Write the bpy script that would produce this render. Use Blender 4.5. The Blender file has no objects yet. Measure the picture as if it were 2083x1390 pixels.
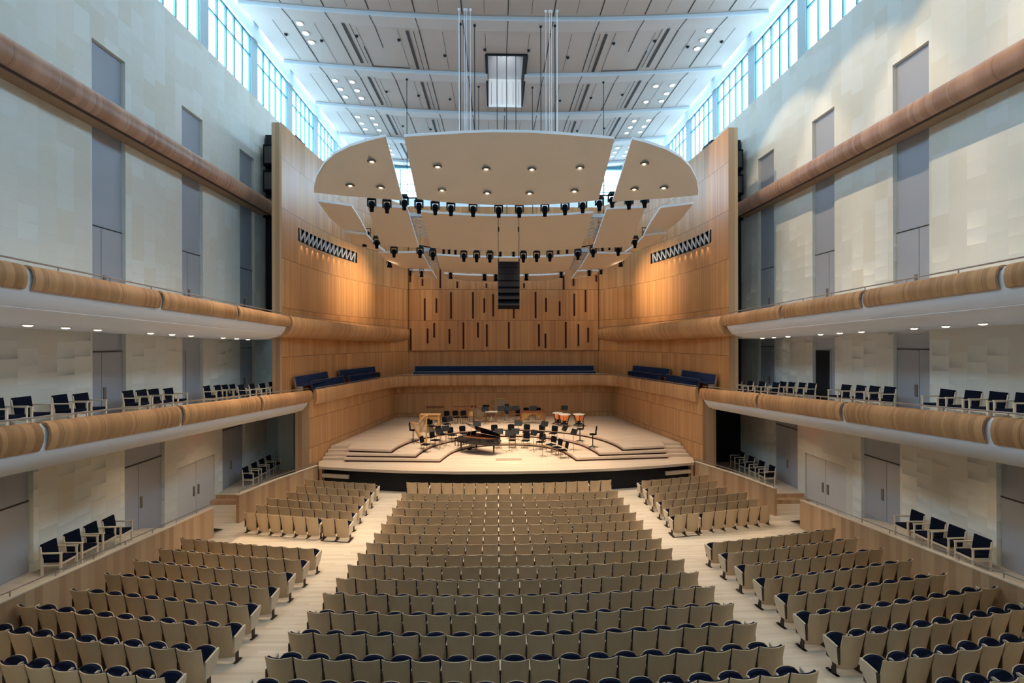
import bpy, bmesh, math, random
from mathutils import Vector, Matrix
random.seed(7)
C = bpy.context.scene.collection
PI = math.pi
R = math.radians

# ------------------------------------------------------------------ materials
def nt(name):
    m = bpy.data.materials.new(name); m.use_nodes = True
    t = m.node_tree
    return m, t, t.nodes['Principled BSDF']
def N(t, typ, **k):
    n = t.nodes.new(typ)
    for a, v in k.items(): setattr(n, a, v)
    return n
def mathn(t, op, a, b=None):
    n = N(t, 'ShaderNodeMath', operation=op)
    for i, v in enumerate((a, b)):
        if v is None: continue
        if isinstance(v, (int, float)): n.inputs[i].default_value = v
        else: t.links.new(v, n.inputs[i])
    return n.outputs[0]
def mixc(t, fac, a, b, mode='MIX'):
    n = N(t, 'ShaderNodeMix', data_type='RGBA', blend_type=mode)
    for idx, v in ((0, fac), (6, a), (7, b)):
        if isinstance(v, (int, float)): n.inputs[idx].default_value = v
        elif isinstance(v, tuple): n.inputs[idx].default_value = (*v, 1)
        else: t.links.new(v, n.inputs[idx])
    return n.outputs[2]
def plain(name, col, rough=.6, metal=0, noise=.06, scale=6, emit=None, es=0, spec=.3):
    m, t, b = nt(name)
    tc = N(t, 'ShaderNodeTexCoord'); no = N(t, 'ShaderNodeTexNoise'); no.inputs['Scale'].default_value = scale
    t.links.new(tc.outputs['Object'], no.inputs['Vector'])
    d = tuple(c*(1-noise) for c in col); l = tuple(min(1, c*(1+noise)) for c in col)
    t.links.new(mixc(t, no.outputs['Fac'], d, l), b.inputs['Base Color'])
    b.inputs['Roughness'].default_value = rough; b.inputs['Metallic'].default_value = metal
    b.inputs['Specular IOR Level'].default_value = spec
    if emit:
        b.inputs['Emission Color'].default_value = (*emit, 1); b.inputs['Emission Strength'].default_value = es
    return m
def uvxy(t):
    uv = N(t, 'ShaderNodeUVMap'); uv.uv_map = 'UVMap'
    s = N(t, 'ShaderNodeSeparateXYZ'); t.links.new(uv.outputs[0], s.inputs[0])
    return s.outputs[0], s.outputs[1]
def comb(t, x, y, z=0.0):
    n = N(t, 'ShaderNodeCombineXYZ')
    for i, v in enumerate((x, y, z)):
        if isinstance(v, (int, float)): n.inputs[i].default_value = v
        else: t.links.new(v, n.inputs[i])
    return n.outputs[0]
def wood_uv(name, c1, c2, plank=.14, seam=None, seam0=0., useam=None, rough=.42, swap=False, grain=70, butt=False):
    """veneer: planks run along v (or along u if swap); tone per plank, fine grain, thin dark seams"""
    m, t, b = nt(name)
    u, v = uvxy(t)
    if swap: u, v = v, u
    pi_ = mathn(t, 'FLOOR', mathn(t, 'DIVIDE', u, plank))
    vv = v
    row = 0.0
    if butt:
        sh = N(t, 'ShaderNodeTexWhiteNoise', noise_dimensions='1D'); t.links.new(pi_, sh.inputs['W'])
        row = mathn(t, 'FLOOR', mathn(t, 'ADD', mathn(t, 'DIVIDE', v, 1.8), mathn(t, 'MULTIPLY', sh.outputs['Value'], 5.)))
    elif seam:
        row = mathn(t, 'FLOOR', mathn(t, 'DIVIDE', mathn(t, 'SUBTRACT', v, seam0), seam))
    wn = N(t, 'ShaderNodeTexWhiteNoise', noise_dimensions='2D'); t.links.new(comb(t, pi_, row), wn.inputs['Vector'])
    big = N(t, 'ShaderNodeTexWhiteNoise', noise_dimensions='2D')
    t.links.new(comb(t, mathn(t, 'FLOOR', mathn(t, 'DIVIDE', u, plank*5.3)), row), big.inputs['Vector'])
    no = N(t, 'ShaderNodeTexNoise'); no.inputs['Scale'].default_value = 1; no.inputs['Detail'].default_value = 3
    t.links.new(comb(t, mathn(t, 'MULTIPLY', u, grain), mathn(t, 'MULTIPLY', v, 1.3), mathn(t, 'MULTIPLY', wn.outputs['Value'], 9.)), no.inputs['Vector'])
    f = mathn(t, 'ADD', mathn(t, 'MULTIPLY', wn.outputs['Value'], .45), mathn(t, 'ADD', mathn(t, 'MULTIPLY', big.outputs['Value'], .25), mathn(t, 'MULTIPLY', no.outputs['Fac'], .3)))
    f = mathn(t, 'ADD', mathn(t, 'MULTIPLY', mathn(t, 'SUBTRACT', f, .5), 1.55), .5)
    col = mixc(t, f, c1, c2)
    dark = tuple(c*.45 for c in c1)
    def line(coord, period, off, w):
        fr = mathn(t, 'FRACT', mathn(t, 'DIVIDE', mathn(t, 'SUBTRACT', coord, off), period))
        return mathn(t, 'LESS_THAN', fr, w/period)
    if seam: col = mixc(t, line(v, seam, seam0, .03), col, dark)
    if useam: col = mixc(t, mathn(t, 'MULTIPLY', line(u, useam, .3, .02), .6), col, dark)
    t.links.new(col, b.inputs['Base Color'])
    b.inputs['Roughness'].default_value = rough; b.inputs['Specular IOR Level'].default_value = .35
    return m
def wood_obj(name, c1, c2, axis='X', rough=.45, k=30):
    m, t, b = nt(name)
    tc = N(t, 'ShaderNodeTexCoord'); oi = N(t, 'ShaderNodeObjectInfo')
    mp = N(t, 'ShaderNodeMapping'); mp.inputs['Scale'].default_value = (k, k, 1.5) if axis == 'X' else (1.5, k, k)
    t.links.new(tc.outputs['Object'], mp.inputs[0])
    lo = N(t, 'ShaderNodeCombineXYZ'); t.links.new(mathn(t, 'MULTIPLY', oi.outputs['Random'], 40.), lo.inputs[0])
    t.links.new(lo.outputs[0], mp.inputs['Location'])
    no = N(t, 'ShaderNodeTexNoise'); no.inputs['Scale'].default_value = 1; t.links.new(mp.outputs[0], no.inputs['Vector'])
    f = mathn(t, 'ADD', mathn(t, 'MULTIPLY', no.outputs['Fac'], .5), mathn(t, 'MULTIPLY', oi.outputs['Random'], .5))
    t.links.new(mixc(t, f, c1, c2), b.inputs['Base Color']); b.inputs['Roughness'].default_value = rough
    b.inputs['Specular IOR Level'].default_value = .3
    return m
def stone(name):
    m, t, b = nt(name)
    u, v = uvxy(t)
    ci = mathn(t, 'FLOOR', mathn(t, 'DIVIDE', u, .62))
    w1 = N(t, 'ShaderNodeTexWhiteNoise', noise_dimensions='1D'); t.links.new(ci, w1.inputs['W'])
    vs = mathn(t, 'ADD', mathn(t, 'DIVIDE', v, 1.05), mathn(t, 'MULTIPLY', w1.outputs['Value'], 7.))
    ri = mathn(t, 'FLOOR', vs)
    w2 = N(t, 'ShaderNodeTexWhiteNoise', noise_dimensions='2D'); t.links.new(comb(t, ci, ri), w2.inputs['Vector'])
    w3 = N(t, 'ShaderNodeTexWhiteNoise', noise_dimensions='2D'); t.links.new(comb(t, mathn(t, 'ADD', ci, 31.7), ri), w3.inputs['Vector'])
    no = N(t, 'ShaderNodeTexNoise'); no.inputs['Scale'].default_value = 2.2; no.inputs['Detail'].default_value = 4
    t.links.new(comb(t, u, v), no.inputs['Vector'])
    f = mathn(t, 'ADD', mathn(t, 'MULTIPLY', w2.outputs['Value'], .6), mathn(t, 'MULTIPLY', no.outputs['Fac'], .4))
    col = mixc(t, f, (.65, .63, .545), (.74, .745, .695))
    col = mixc(t, mathn(t, 'MULTIPLY', mathn(t, 'GREATER_THAN', w3.outputs['Value'], .82), .2), col, (.62, .53, .38))
    t.links.new(col, b.inputs['Base Color']); b.inputs['Roughness'].default_value = .8; b.inputs['Specular IOR Level'].default_value = .2
    # shingled relief: only some blocks tip outwards at their lower edge (heavier low on the wall)
    fr = mathn(t, 'FRACT', mathn(t, 'MULTIPLY', vs, 2.))
    fu = mathn(t, 'FRACT', mathn(t, 'DIVIDE', u, .62))
    amp = mathn(t, 'MULTIPLY', mathn(t, 'MULTIPLY', w2.outputs['Value'], w2.outputs['Value']), mathn(t, 'SUBTRACT', 1.25, mathn(t, 'DIVIDE', v, 14.)))
    amp = mathn(t, 'MAXIMUM', amp, 0.03)
    hgt = mathn(t, 'MULTIPLY', mathn(t, 'MULTIPLY', mathn(t, 'POWER', mathn(t, 'SUBTRACT', 1., fr), 3.), mathn(t, 'ADD', .25, fu)), amp)
    bp = N(t, 'ShaderNodeBump'); bp.inputs['Strength'].default_value = 1.0; bp.inputs['Distance'].default_value = .26
    t.links.new(hgt, bp.inputs['Height']); t.links.new(bp.outputs[0], b.inputs['Normal'])
    return m
M = {}
M['stone'] = stone('pale_stone')
M['shell'] = wood_uv('cherry_veneer', (.44, .205, .078), (.62, .33, .135), plank=.13, seam=2.55, seam0=9.55, useam=2.4)
M['shell_low'] = wood_uv('cherry_veneer_low', (.44, .215, .085), (.60, .33, .145), plank=.13, seam=1.6, seam0=.5)
M['parapet'] = wood_uv('curved_veneer', (.31, .155, .068), (.55, .31, .145), plank=.095, useam=1.15)
M['parapet2'] = wood_uv('curved_veneer_stage', (.44, .23, .10), (.62, .36, .17), plank=.13)
M['beam'] = wood_uv('beam_veneer', (.27, .135, .078), (.41, .235, .15), plank=.12, useam=1.3)
M['partition'] = wood_uv('partition_veneer', (.38, .22, .115), (.60, .40, .225), plank=.22)
M['floor'] = wood_uv('ash_floor', (.56, .46, .34), (.72, .62, .49), plank=.11, swap=True, grain=30, rough=.35, butt=True)
M['stagefloor'] = wood_uv('stage_floor', (.58, .44, .315), (.72, .58, .44), plank=.1, swap=True, grain=30, rough=.4, butt=True)
M['steel_w'] = plain('white_plaster', (.74, .74, .76), .55, noise=.03, scale=2)
M['soffit'] = plain('soffit_plaster', (.70, .68, .66), .7, noise=.03, scale=1)
M['ceil'] = plain('ceiling_panel', (.46, .375, .315), .75, noise=.04, scale=.6)
M['ceil_edge'] = plain('ceiling_edge', (.50, .51, .52), .6, noise=.02)
M['white'] = plain('white_paint', (.82, .83, .85), .6, noise=.02)
M['grey'] = plain('grey_panel', (.35, .37, .41), .5, noise=.04, scale=1)
M['greydoor'] = plain('grey_door', (.36, .37, .40), .5, noise=.04, scale=1)
M['whitedoor'] = plain('warm_white_door', (.62, .60, .58), .5, noise=.02)
M['dark'] = plain('black_void', (.012, .012, .014), .9)
M['joint'] = plain('dark_joint', (.06, .05, .045), .9)
M['slot'] = plain('deep_red_slot', (.06, .012, .006), .8)
M['black'] = plain('black_metal', (.012, .013, .015), .6, spec=.2)
M['blackm'] = plain('black_plastic', (.006, .006, .008), .8, spec=.06)
M['seatwood'] = wood_obj('seat_plywood', (.47, .345, .205), (.64, .49, .32))
M['armwood'] = wood_obj('arm_wood', (.66, .55, .41), (.76, .65, .5))
M['endwood'] = wood_obj('seat_end_wood', (.56, .44, .30), (.68, .55, .40))
M['silver'] = plain('silver_lamp', (.62, .62, .64), .35)
M['blue'] = plain('navy_upholstery', (.0055, .009, .025), .9, noise=.25, scale=60, spec=.15)
M['bluechair'] = plain('navy_chair_fabric', (.004, .0065, .018), .9, noise=.25, scale=60, spec=.15)
M['bluebench'] = plain('blue_bench_fabric', (.018, .032, .08), .9, noise=.3, scale=40, spec=.15)
M['metal'] = plain('brushed_metal', (.42, .40, .38), .35, metal=.9)
M['bronze'] = plain('bronze_leg', (.30, .20, .08), .4, metal=.7)
M['gap_shade'] = plain('ledge_gap_shade', (.05, .022, .012), .7)  # dark line under the wall ledge nose, its shade put into the colour
M['shelf_shade'] = plain('ledge_underside_shade', (.26, .17, .10), .7)  # underside of the wall ledge browned: shade painted into its colour
M['handle'] = plain('brown_handle', (.20, .15, .115), .5)
M['standm'] = plain('dark_bracket', (.05, .03, .02), .6)
M['mull'] = plain('window_frame', (.09, .20, .24), .5)
M['fin'] = plain('window_blind', (.40, .50, .52), .6)
M['lamp'] = plain('lamp_glow', (1, 1, 1), .5, emit=(1, .86, .66), es=30)
M['lampsoft'] = plain('lamp_glow_soft', (1, 1, 1), .5, emit=(1, .85, .62), es=3.5)
M['ring'] = plain('lamp_ring', (.10, .07, .045), .5)
M['ringw'] = plain('lamp_ring_pale', (.62, .60, .56), .5)
M['canopy'] = plain('canopy_panel', (.74, .68, .59), .55, noise=.03, scale=1)
M['piano'] = plain('piano_lacquer', (.012, .012, .014), .12, spec=.6)
M['gold'] = wood_obj('golden_maple', (.42, .23, .08), (.58, .35, .14))
M['brass'] = plain('brass', (.70, .48, .18), .3, metal=1)
M['copper'] = plain('copper', (.75, .30, .13), .25, metal=.85)
M['skin'] = plain('drum_head', (.75, .68, .58), .6)
M['calf'] = plain('calfskin', (.30, .22, .14), .6)
M['rose'] = plain('rosewood', (.20, .07, .035), .4)
M['red'] = plain('exit_glow', (.8, .05, .02), .5, emit=(1, .05, .02), es=3)
M['glass'] = None
def glass():
    m = bpy.data.materials.new('window_glass'); m.use_nodes = True; t = m.node_tree; t.nodes.clear()
    o = N(t, 'ShaderNodeOutputMaterial'); tr = N(t, 'ShaderNodeBsdfTransparent'); g = N(t, 'ShaderNodeBsdfGlossy')
    tr.inputs[0].default_value = (.93, .98, 1, 1); g.inputs['Roughness'].default_value = .05
    mx = N(t, 'ShaderNodeMixShader'); mx.inputs[0].default_value = .06
    t.links.new(tr.outputs[0], mx.inputs[1]); t.links.new(g.outputs[0], mx.inputs[2]); t.links.new(mx.outputs[0], o.inputs[0])
    return m
M['glass'] = glass()

# ------------------------------------------------------------------ mesh helpers
class MB:
    def __init__(s): s.v = []; s.f = []; s.uv = {}; s.mi = []; s.mats = []
    def m(s, mat):
        if mat not in s.mats: s.mats.append(mat)
        return s.mats.index(mat)
    def face(s, idx, mat=0, uv=None):
        s.f.append(tuple(idx)); s.mi.append(mat)
        if uv: s.uv[len(s.f)-1] = uv
    def poly(s, pts, mat=0, uv=None):
        n = len(s.v); s.v += [tuple(p) for p in pts]; s.face(range(n, n+len(pts)), mat, uv)
    def box(s, x0, x1, y0, y1, z0, z1, mat=0, xf=None):
        n = len(s.v)
        p = [(x, y, z) for z in (z0, z1) for y in (y0, y1) for x in (x0, x1)]
        if xf: p = [tuple(xf @ Vector(q)) for q in p]
        s.v += p
        for q in ((0, 2, 3, 1), (4, 5, 7, 6), (0, 1, 5, 4), (2, 6, 7, 3), (0, 4, 6, 2), (1, 3, 7, 5)):
            s.face([n+i for i in q], mat)
    def prism(s, poly, z0, z1, mat=0, matside=None, zf=None):
        """extrude a plan polygon; z0/z1 numbers or functions of (x,y)"""
        f0 = z0 if callable(z0) else (lambda x, y: z0); f1 = z1 if callable(z1) else (lambda x, y: z1)
        n = len(s.v); k = len(poly)
        s.v += [(x, y, f0(x, y)) for x, y in poly] + [(x, y, f1(x, y)) for x, y in poly]
        s.face(range(n, n+k), mat); s.face(range(n+k, n+2*k), mat)
        for i in range(k):
            j = (i+1) % k
            s.face((n+i, n+j, n+k+j, n+k+i), mat if matside is None else matside)
    def tube(s, p0, p1, r, mat=0, seg=8, r1=None):
        p0 = Vector(p0); p1 = Vector(p1); d = (p1-p0)
        if d.length < 1e-6: return
        a = d.normalized().orthogonal().normalized(); b = d.normalized().cross(a)
        n = len(s.v); r1 = r if r1 is None else r1
        for p, rr in ((p0, r), (p1, r1)):
            for i in range(seg):
                t = 2*PI*i/seg; q = p + a*rr*math.cos(t) + b*rr*math.sin(t); s.v.append(tuple(q))
        for i in range(seg):
            j = (i+1) % seg; s.face((n+i, n+j, n+seg+j, n+seg+i), mat)
        s.face(range(n, n+seg), mat); s.face(range(n+seg, n+2*seg), mat)
    def pipe(s, pts, r, mat=0, seg=6):
        for a, b in zip(pts[:-1], pts[1:]): s.tube(a, b, r, mat, seg)
    def lathe(s, prof, c=(0, 0, 0), seg=20, mat=0, xf=None):
        n = len(s.v)
        for r, z in prof:
            for i in range(seg):
                t = 2*PI*i/seg; p = Vector((r*math.cos(t), r*math.sin(t), z))
                if xf: p = xf @ p
                s.v.append((p.x+c[0], p.y+c[1], p.z+c[2]))
        for a in range(len(prof)-1):
            for i in range(seg):
                j = (i+1) % seg; s.face((n+a*seg+i, n+a*seg+j, n+(a+1)*seg+j, n+(a+1)*seg+i), mat)
        s.face(range(n, n+seg), mat); s.face(range(n+(len(prof)-1)*seg, n+len(prof)*seg), mat)
    def sweep(s, path, prof, mat=0, closed=False, side=1, caps=True, u0=0., mats=None):
        """path: (x,y,z[,scale]) ; prof: (n,z) with n along the plan normal (side=+1: left of travel)"""
        P = [Vector((p[0], p[1])) for p in path]; k = len(prof); n = len(s.v)
        u = u0; us = []
        L = [0.]
        for a, b in zip(prof[:-1], prof[1:]): L.append(L[-1]+math.hypot(b[0]-a[0], b[1]-a[1]))
        for i, p in enumerate(P):
            if i: u += (P[i]-P[i-1]).length
            us.append(u)
            t = (P[min(i+1, len(P)-1)]-P[max(i-1, 0)]).normalized()
            nn = Vector((-t.y, t.x))*side
            sc = path[i][3] if len(path[i]) > 3 else 1.
            for a, (q, z) in enumerate(prof):
                s.v.append((p.x+nn.x*q*sc, p.y+nn.y*q*sc, path[i][2]+z*sc))
        segs = k if closed else k-1
        for i in range(len(P)-1):
            for a in range(segs):
                b = (a+1) % k
                uv = [(us[i], path[i][2]-L[a]), (us[i+1], path[i+1][2]-L[a]), (us[i+1], path[i+1][2]-(L[b] if b else L[a])), (us[i], path[i][2]-(L[b] if b else L[a]))]
                s.face((n+i*k+a, n+(i+1)*k+a, n+(i+1)*k+b, n+i*k+b), (mats[a] if mats else mat), uv)
        if closed and caps:
            s.face(range(n, n+k), mat); s.face(range(n+(len(P)-1)*k, n+len(P)*k), mat)
    def build(s, name, mats, parent=None, smooth=False, link=True, recalc=True):
        me = bpy.data.meshes.new(name); me.from_pydata(s.v, [], s.f)
        if not isinstance(mats, (list, tuple)): mats = [mats]
        for m in mats: me.materials.append(M[m])
        me.polygons.foreach_set('material_index', s.mi)
        uvl = me.uv_layers.new(name='UVMap').data
        vs = me.vertices
        for p in me.polygons:
            ex = s.uv.get(p.index)
            if ex:
                for li, c in zip(p.loop_indices, ex): uvl[li].uv = c
            else:
                nx, ny, nz = (abs(c) for c in p.normal)
                for li in p.loop_indices:
                    c = vs[me.loops[li].vertex_index].co
                    uvl[li].uv = (c.x, c.y) if nz >= max(nx, ny) else ((c.y, c.z) if nx > ny else (c.x, c.z))
        if recalc:
            bm = bmesh.new(); bm.from_mesh(me); bmesh.ops.recalc_face_normals(bm, faces=bm.faces); bm.to_mesh(me); bm.free()
        if smooth:
            me.polygons.foreach_set('use_smooth', [True]*len(me.polygons))
            me.set_sharp_from_angle(angle=R(38))
        o = bpy.data.objects.new(name, me)
        if link: C.objects.link(o)
        if parent: o.parent = parent
        return o
def tag(o, label, cat=None, group=None):
    o['label'] = label
    if cat: o['category'] = cat
    if group: o['group'] = group
    return o
def struct(o): o['kind'] = 'structure'; return o
def thing(name, label, cat, loc=(0, 0, 0), rz=0, group=None):
    o = bpy.data.objects.new(name, None); C.objects.link(o); o.empty_display_size = .2
    o.location = loc; o.rotation_euler = (0, 0, rz)
    return tag(o, label, cat, group)
def copy_tree(o, parent=None, loc=None, rz=None, label=None, group=None):
    c = o.copy(); C.objects.link(c)
    if parent: c.parent = parent
    if loc is not None: c.location = loc
    if rz is not None: c.rotation_euler = (0, 0, rz)
    if label: c['label'] = label
    if group: c['group'] = group
    for ch in o.children: copy_tree(ch, c)
    return c
def finish_proto(o):
    return o

# ------------------------------------------------------------------ camera (balcony eye point on the long axis of the hall)
F = 984.; YAW = R(1.77); CAM = Vector((-.6, 0, 7.8)); ROLL = R(-.15)
cd = bpy.data.cameras.new('camera'); cam = bpy.data.objects.new('camera', cd); C.objects.link(cam)
cd.sensor_width = 36; cd.lens = F/2083*36; cd.clip_start = .1; cd.clip_end = 300
cam.matrix_world = Matrix.Translation(CAM) @ Matrix.Rotation(-YAW, 4, 'Z') @ Matrix.Rotation(PI/2, 4, 'X') @ Matrix.Rotation(ROLL, 4, 'Z')
bpy.context.scene.camera = cam

WX = 14.3           # outer side walls
def lerp(tab, x):
    if x <= tab[0][0]: return tab[0][1]
    for (a, p), (b, q) in zip(tab[:-1], tab[1:]):
        if x <= b: return p+(q-p)*(x-a)/(b-a)
    return tab[-1][1]
RAKE = [(-14, 4.6), (4, 2.0), (6, 1.62), (7.2, 1.36), (8.2, 1.15), (9.2, .97), (10.2, .83), (11.2, .70), (12.2, .60), (13.2, .49), (14.2, .39), (15.2, .29), (16.2, .20), (17.2, .12), (18.2, .06), (19.2, .02), (20, 0), (40, 0)]
YC = 58.
def depth(x, y): return YC-math.hypot(x, YC-y)
def fz(x, y): return lerp(RAKE, depth(x, y))

# ------------------------------------------------------------------ floor
b = MB(); nx, ny = 44, 84
xs = [-WX-.3+(2*WX+.6)*i/nx for i in range(nx+1)]; ys = [-12+38.5*j/ny for j in range(ny+1)]
b.v = [(x, y, fz(x, y)) for y in ys for x in xs]
for j in range(ny):
    for i in range(nx):
        a = j*(nx+1)+i; b.face((a, a+1, a+nx+2, a+nx+1), 0)
fl = b.build('floor', 'floor', smooth=True, recalc=False); struct(fl)
b = MB(); b.box(-WX-.3, WX+.3, 24, 48, -.5, -.35); struct(b.build('floor_understage', 'dark'))

# ------------------------------------------------------------------ outer side walls with recessed grey strips
ROOF = 26.3
def sidewall(s, up, low, doors, name):
    # intervals of the upper strips (z 4..18.15) and of the ground strips (z<4.1)
    b = MB(); X0 = WX; X1 = WX+.6
    def bx(a, c, y0, y1, z0, z1, mat=0):
        b.box(min(s*a, s*c), max(s*a, s*c), y0, y1, z0, z1, mat)
    zmid = 4.35
    def fill(strips, z0, z1):
        y = -12.3
        for (p, q) in sorted(strips):
            bx(X0, X1, y, p, z0, z1); bx(X0+.16, X1, p, q, z0, z1, 1); y = q
        bx(X0, X1, y, 48, z0, z1)
    fill(low + [doors], -.4, 2.38)
    fill(low, 2.38, zmid)
    fill(up, zmid, 18.15)
    bx(X0, X1, -12.3, 48, 18.15, 21.7)
    bx(X0, X1, -12.3, 48, 25.06, ROOF, 2)
    struct(b.build(name, ['stone', 'grey', 'white']))
upL = [(2.3, 3.8), (7.1, 8.6), (12.0, 13.5), (16.82, 18.3), (21.5, 23.0), (26.24, 27.8)]
loL = [(6.5, 8.6), (12.6, 14.72), (18.22, 20.37), (24.55, 26.7)]
upR = [(1.8, 3.3), (6.6, 8.1), (11.4, 12.9), (16.22, 17.75), (20.9, 22.4), (25.56, 27.13)]
loR = [(6.2, 8.0), (12.0, 14.0), (17.46, 19.38), (23.56, 25.65)]
drL = (21.15, 23.9); drR = (20.24, 22.99)
sidewall(-1, upL, loL, drL, 'wall_left'); sidewall(1, upR, loR, drR, 'wall_right')
b = MB(); b.box(-WX-.6, WX+.6, 47.4, 48, -.4, 21.85); b.box(-WX-.6, WX+.6, 47.4, 48, 24.7, ROOF)
struct(b.build('wall_back', 'white'))
b = MB(); b.box(-WX-.6, WX+.6, -12.6, -12, -.4, ROOF); struct(b.build('wall_rear', 'stone'))
b = MB(); b.box(-13.66, 13.66, -12.6, 48, ROOF, ROOF+.2)
for s in (-1, 1):
    xa, xb = sorted((s*14.25, s*(WX+.6))); b.box(xa, xb, -12.6, 48, ROOF, ROOF+.2)
    y = -12.6
    for q in (-10.2, -5.4, -.6, 4.1, 8.85, 13.6, 18.25, 23.02, 27.7, 32.5, 37.1, 41.9, 46.8):
        xa, xb = sorted((s*13.66, s*14.25)); b.box(xa, xb, q, q+.75, ROOF-.3, ROOF+.2)
struct(b.build('ceiling_roof', 'white'))
for s in (-1, 1):
    xa, xb = sorted((s*13.66, s*14.25)); g = MB(); g.poly([(xa, -12.6, ROOF+.1), (xb, -12.6, ROOF+.1), (xb, 48, ROOF+.1), (xa, 48, ROOF+.1)])
    struct(g.build('window_%d' % (40 if s < 0 else 41), 'glass', recalc=False))

# doors in the strips
nd = [0]
def dleaf(s, y0, y1, z0, z1, split, handles, mat='greydoor', open_=False, dx=.13):
    nd[0] += 1; d = bpy.data.objects.new('door_%d' % nd[0], None); C.objects.link(d); struct(d)
    x0 = s*(WX+dx); x1 = s*(WX+dx+.05)
    g = .012
    ys = [y0+.02]+[y0+(y1-y0)*q for q in split]+[y1-.02]
    for a, c in zip(ys[:-1], ys[1:]):
        m = MB(); m.box(min(x0, x1), max(x0, x1), a+g, c-g, z0, z1); m.build('door_leaf', mat, d)
    m = MB(); m.box(min(s*(WX+dx-.0), x1), max(s*(WX+dx), x1), y0, y1, z1+.02, z1+.05); m.build('door_head', 'joint', d)
    for hy in handles:
        m = MB(); yy = y0+(y1-y0)*hy; zz = z0+1.05
        m.box(min(x0, x0-s*.03), max(x0, x0-s*.03), yy-.055, yy+.055, zz-.22, zz+.22, 0); m.build('door_handle', 'handle', d)
    return d
def platz(y): return lerp([(-12, 1.9), (5, 1.3), (12, 1.07), (16.5, 1.0), (18.2, .78), (19.3, .55), (20.4, .05), (20.5, .05)], y)
for s, up, lo, dr in ((-1, upL, loL, drL), (1, upR, loR, drR)):
    for k, (p, q) in enumerate(up[2:]):
        yc = (p+q)/2
        dleaf(s, p, q, 8.9, 11.8-.0*k, [.36], [.44])
        zf = 4.6+(.35 if yc < 20 else 0)
        if k == 2:      # open doorway onto the dark vestibule
            nd[0] += 1; d = bpy.data.objects.new('door_%d' % nd[0], None); C.objects.link(d); struct(d)
            m = MB(); m.box(min(s*(WX+.13), s*(WX+.17)), max(s*(WX+.13), s*(WX+.17)), p+.5, q-.03, zf, 7.35)
            m.build('open_doorway', 'dark' if s > 0 else 'grey', d)
            m = MB(); m.box(min(s*(WX+.12), s*(WX+.17)), max(s*(WX+.12), s*(WX+.17)), p+.44, p+.5, zf, 7.4); m.build('door_jamb', 'grey', d)
        else:
            dleaf(s, p, q, zf, 7.45, [.36], [.44])
    for k, (p, q) in enumerate(lo):
        if q < 10: continue
        z0 = platz((p+q)/2) if q < 21 else .38
        dleaf(s, p, q, z0, 3.1 if q < 21 else 3.3, [.4], [.46] if s < 0 else [.5])
    dleaf(s, dr[0], dr[1], 0, 2.35, [.5], [.44, .56], mat='whitedoor', dx=.06)

# ------------------------------------------------------------------ clerestory windows
FIN = [(4.1, 4.9), (8.85, 9.6), (13.6, 14.35), (18.25, 18.95)]
bays = [(-10.2, -5.4), (-4.6, -.6), (.1, 4.1), (4.9, 8.85), (9.6, 13.6), (14.35, 18.25), (18.95, 23.02), (23.7, 27.7), (28.47, 32.5), (33.25, 37.1), (37.95, 41.9), (42.7, 46.8)]
nw = 0
for s in (-1, 1):
    m = MB(); prev = -12.3
    for (p, q) in bays:
        m.box(min(s*(WX+.12), s*(WX+.45)), max(s*(WX+.12), s*(WX+.45)), prev, p, 21.7, 25.06, 0); prev = q
    m.box(min(s*(WX+.12), s*(WX+.45)), max(s*(WX+.12), s*(WX+.45)), prev, 47.4, 21.7, 25.06, 0)
    struct(m.build('trim_%d' % (1 if s < 0 else 2), 'fin'))
    for (p, q) in bays:
        nw += 1
        f = MB(); xa, xb = sorted((s*(WX+.16), s*(WX+.26)))
        n = 5
        for i in range(n+1):
            y = p+(q-p)*i/n; f.box(xa, xb, y-.045, y+.045, 21.7, 25.06)
        f.box(xa, xb, p, q, 23.92, 24.0); f.box(xa, xb, p, q, 21.68, 21.76); f.box(xa, xb, p, q, 24.98, 25.08)
        w = struct(f.build('window_%d' % nw, 'mull'))
        g = MB(); g.poly([(s*(WX+.21), p, 21.7), (s*(WX+.21), q, 21.7), (s*(WX+.21), q, 25.06), (s*(WX+.21), p, 25.06)]); g.build('window_pane', 'glass', w, recalc=False)
nw += 1
f = MB()
for i in range(15):
    x = -14+2*i; f.box(x-.04, x+.04, 47.5, 47.6, 21.85, 24.7)
for z in (21.85, 22.5, 23.16, 24.66): f.box(-WX, WX, 47.5, 47.6, z, z+.06)
w = struct(f.build('window_%d' % nw, 'mull'))
g = MB(); g.poly([(-WX, 47.55, 21.85), (WX, 47.55, 21.85), (WX, 47.55, 24.7), (-WX, 47.55, 24.7)]); g.build('window_pane', 'glass', w, recalc=False)
b = MB(); b.box(-WX, WX, 46.9, 47.3, 24.55, 24.95); struct(b.build('trim_3', 'mull'))

# ------------------------------------------------------------------ ceiling cloud
LINES = [-11.4, -6.3, -1.1, 4.0, 9.2, 14.4, 19.6, 24.8, 30.0, 35.15, 40.3, 45.4]
CX = 13.6
def sag(x): return 25-.62*(1-(x/CX)**2)
def prof_y():
    pts = []
    for i, y in enumerate(LINES):
        pts += [(y, .10), (y+.012, -.13), (y+1.15, .06)]
    return pts
def cz(x, y):
    off = .08
    for l in LINES:
        if y >= l: off = lerp([(0, -.13), (1.15, .06), (5.1, .10)], y-l)
    return sag(x)+off
b = MB()
XB = sorted(set([-CX, -12.5, -11.45, -10.3, -9.3, -8.1, -7.06, -5.9, -4.73, -3.5, -2.33, -1.15, 1.15, 2.33, 3.5, 4.73, 5.9, 7.06, 8.1, 9.3, 10.3, 11.45, 12.5, CX]))
YB = [(-12.3, .08)]
for y in LINES[1:]: YB += [(y-.001, .10), (y, -.13), (y+1.15, .06)]
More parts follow.
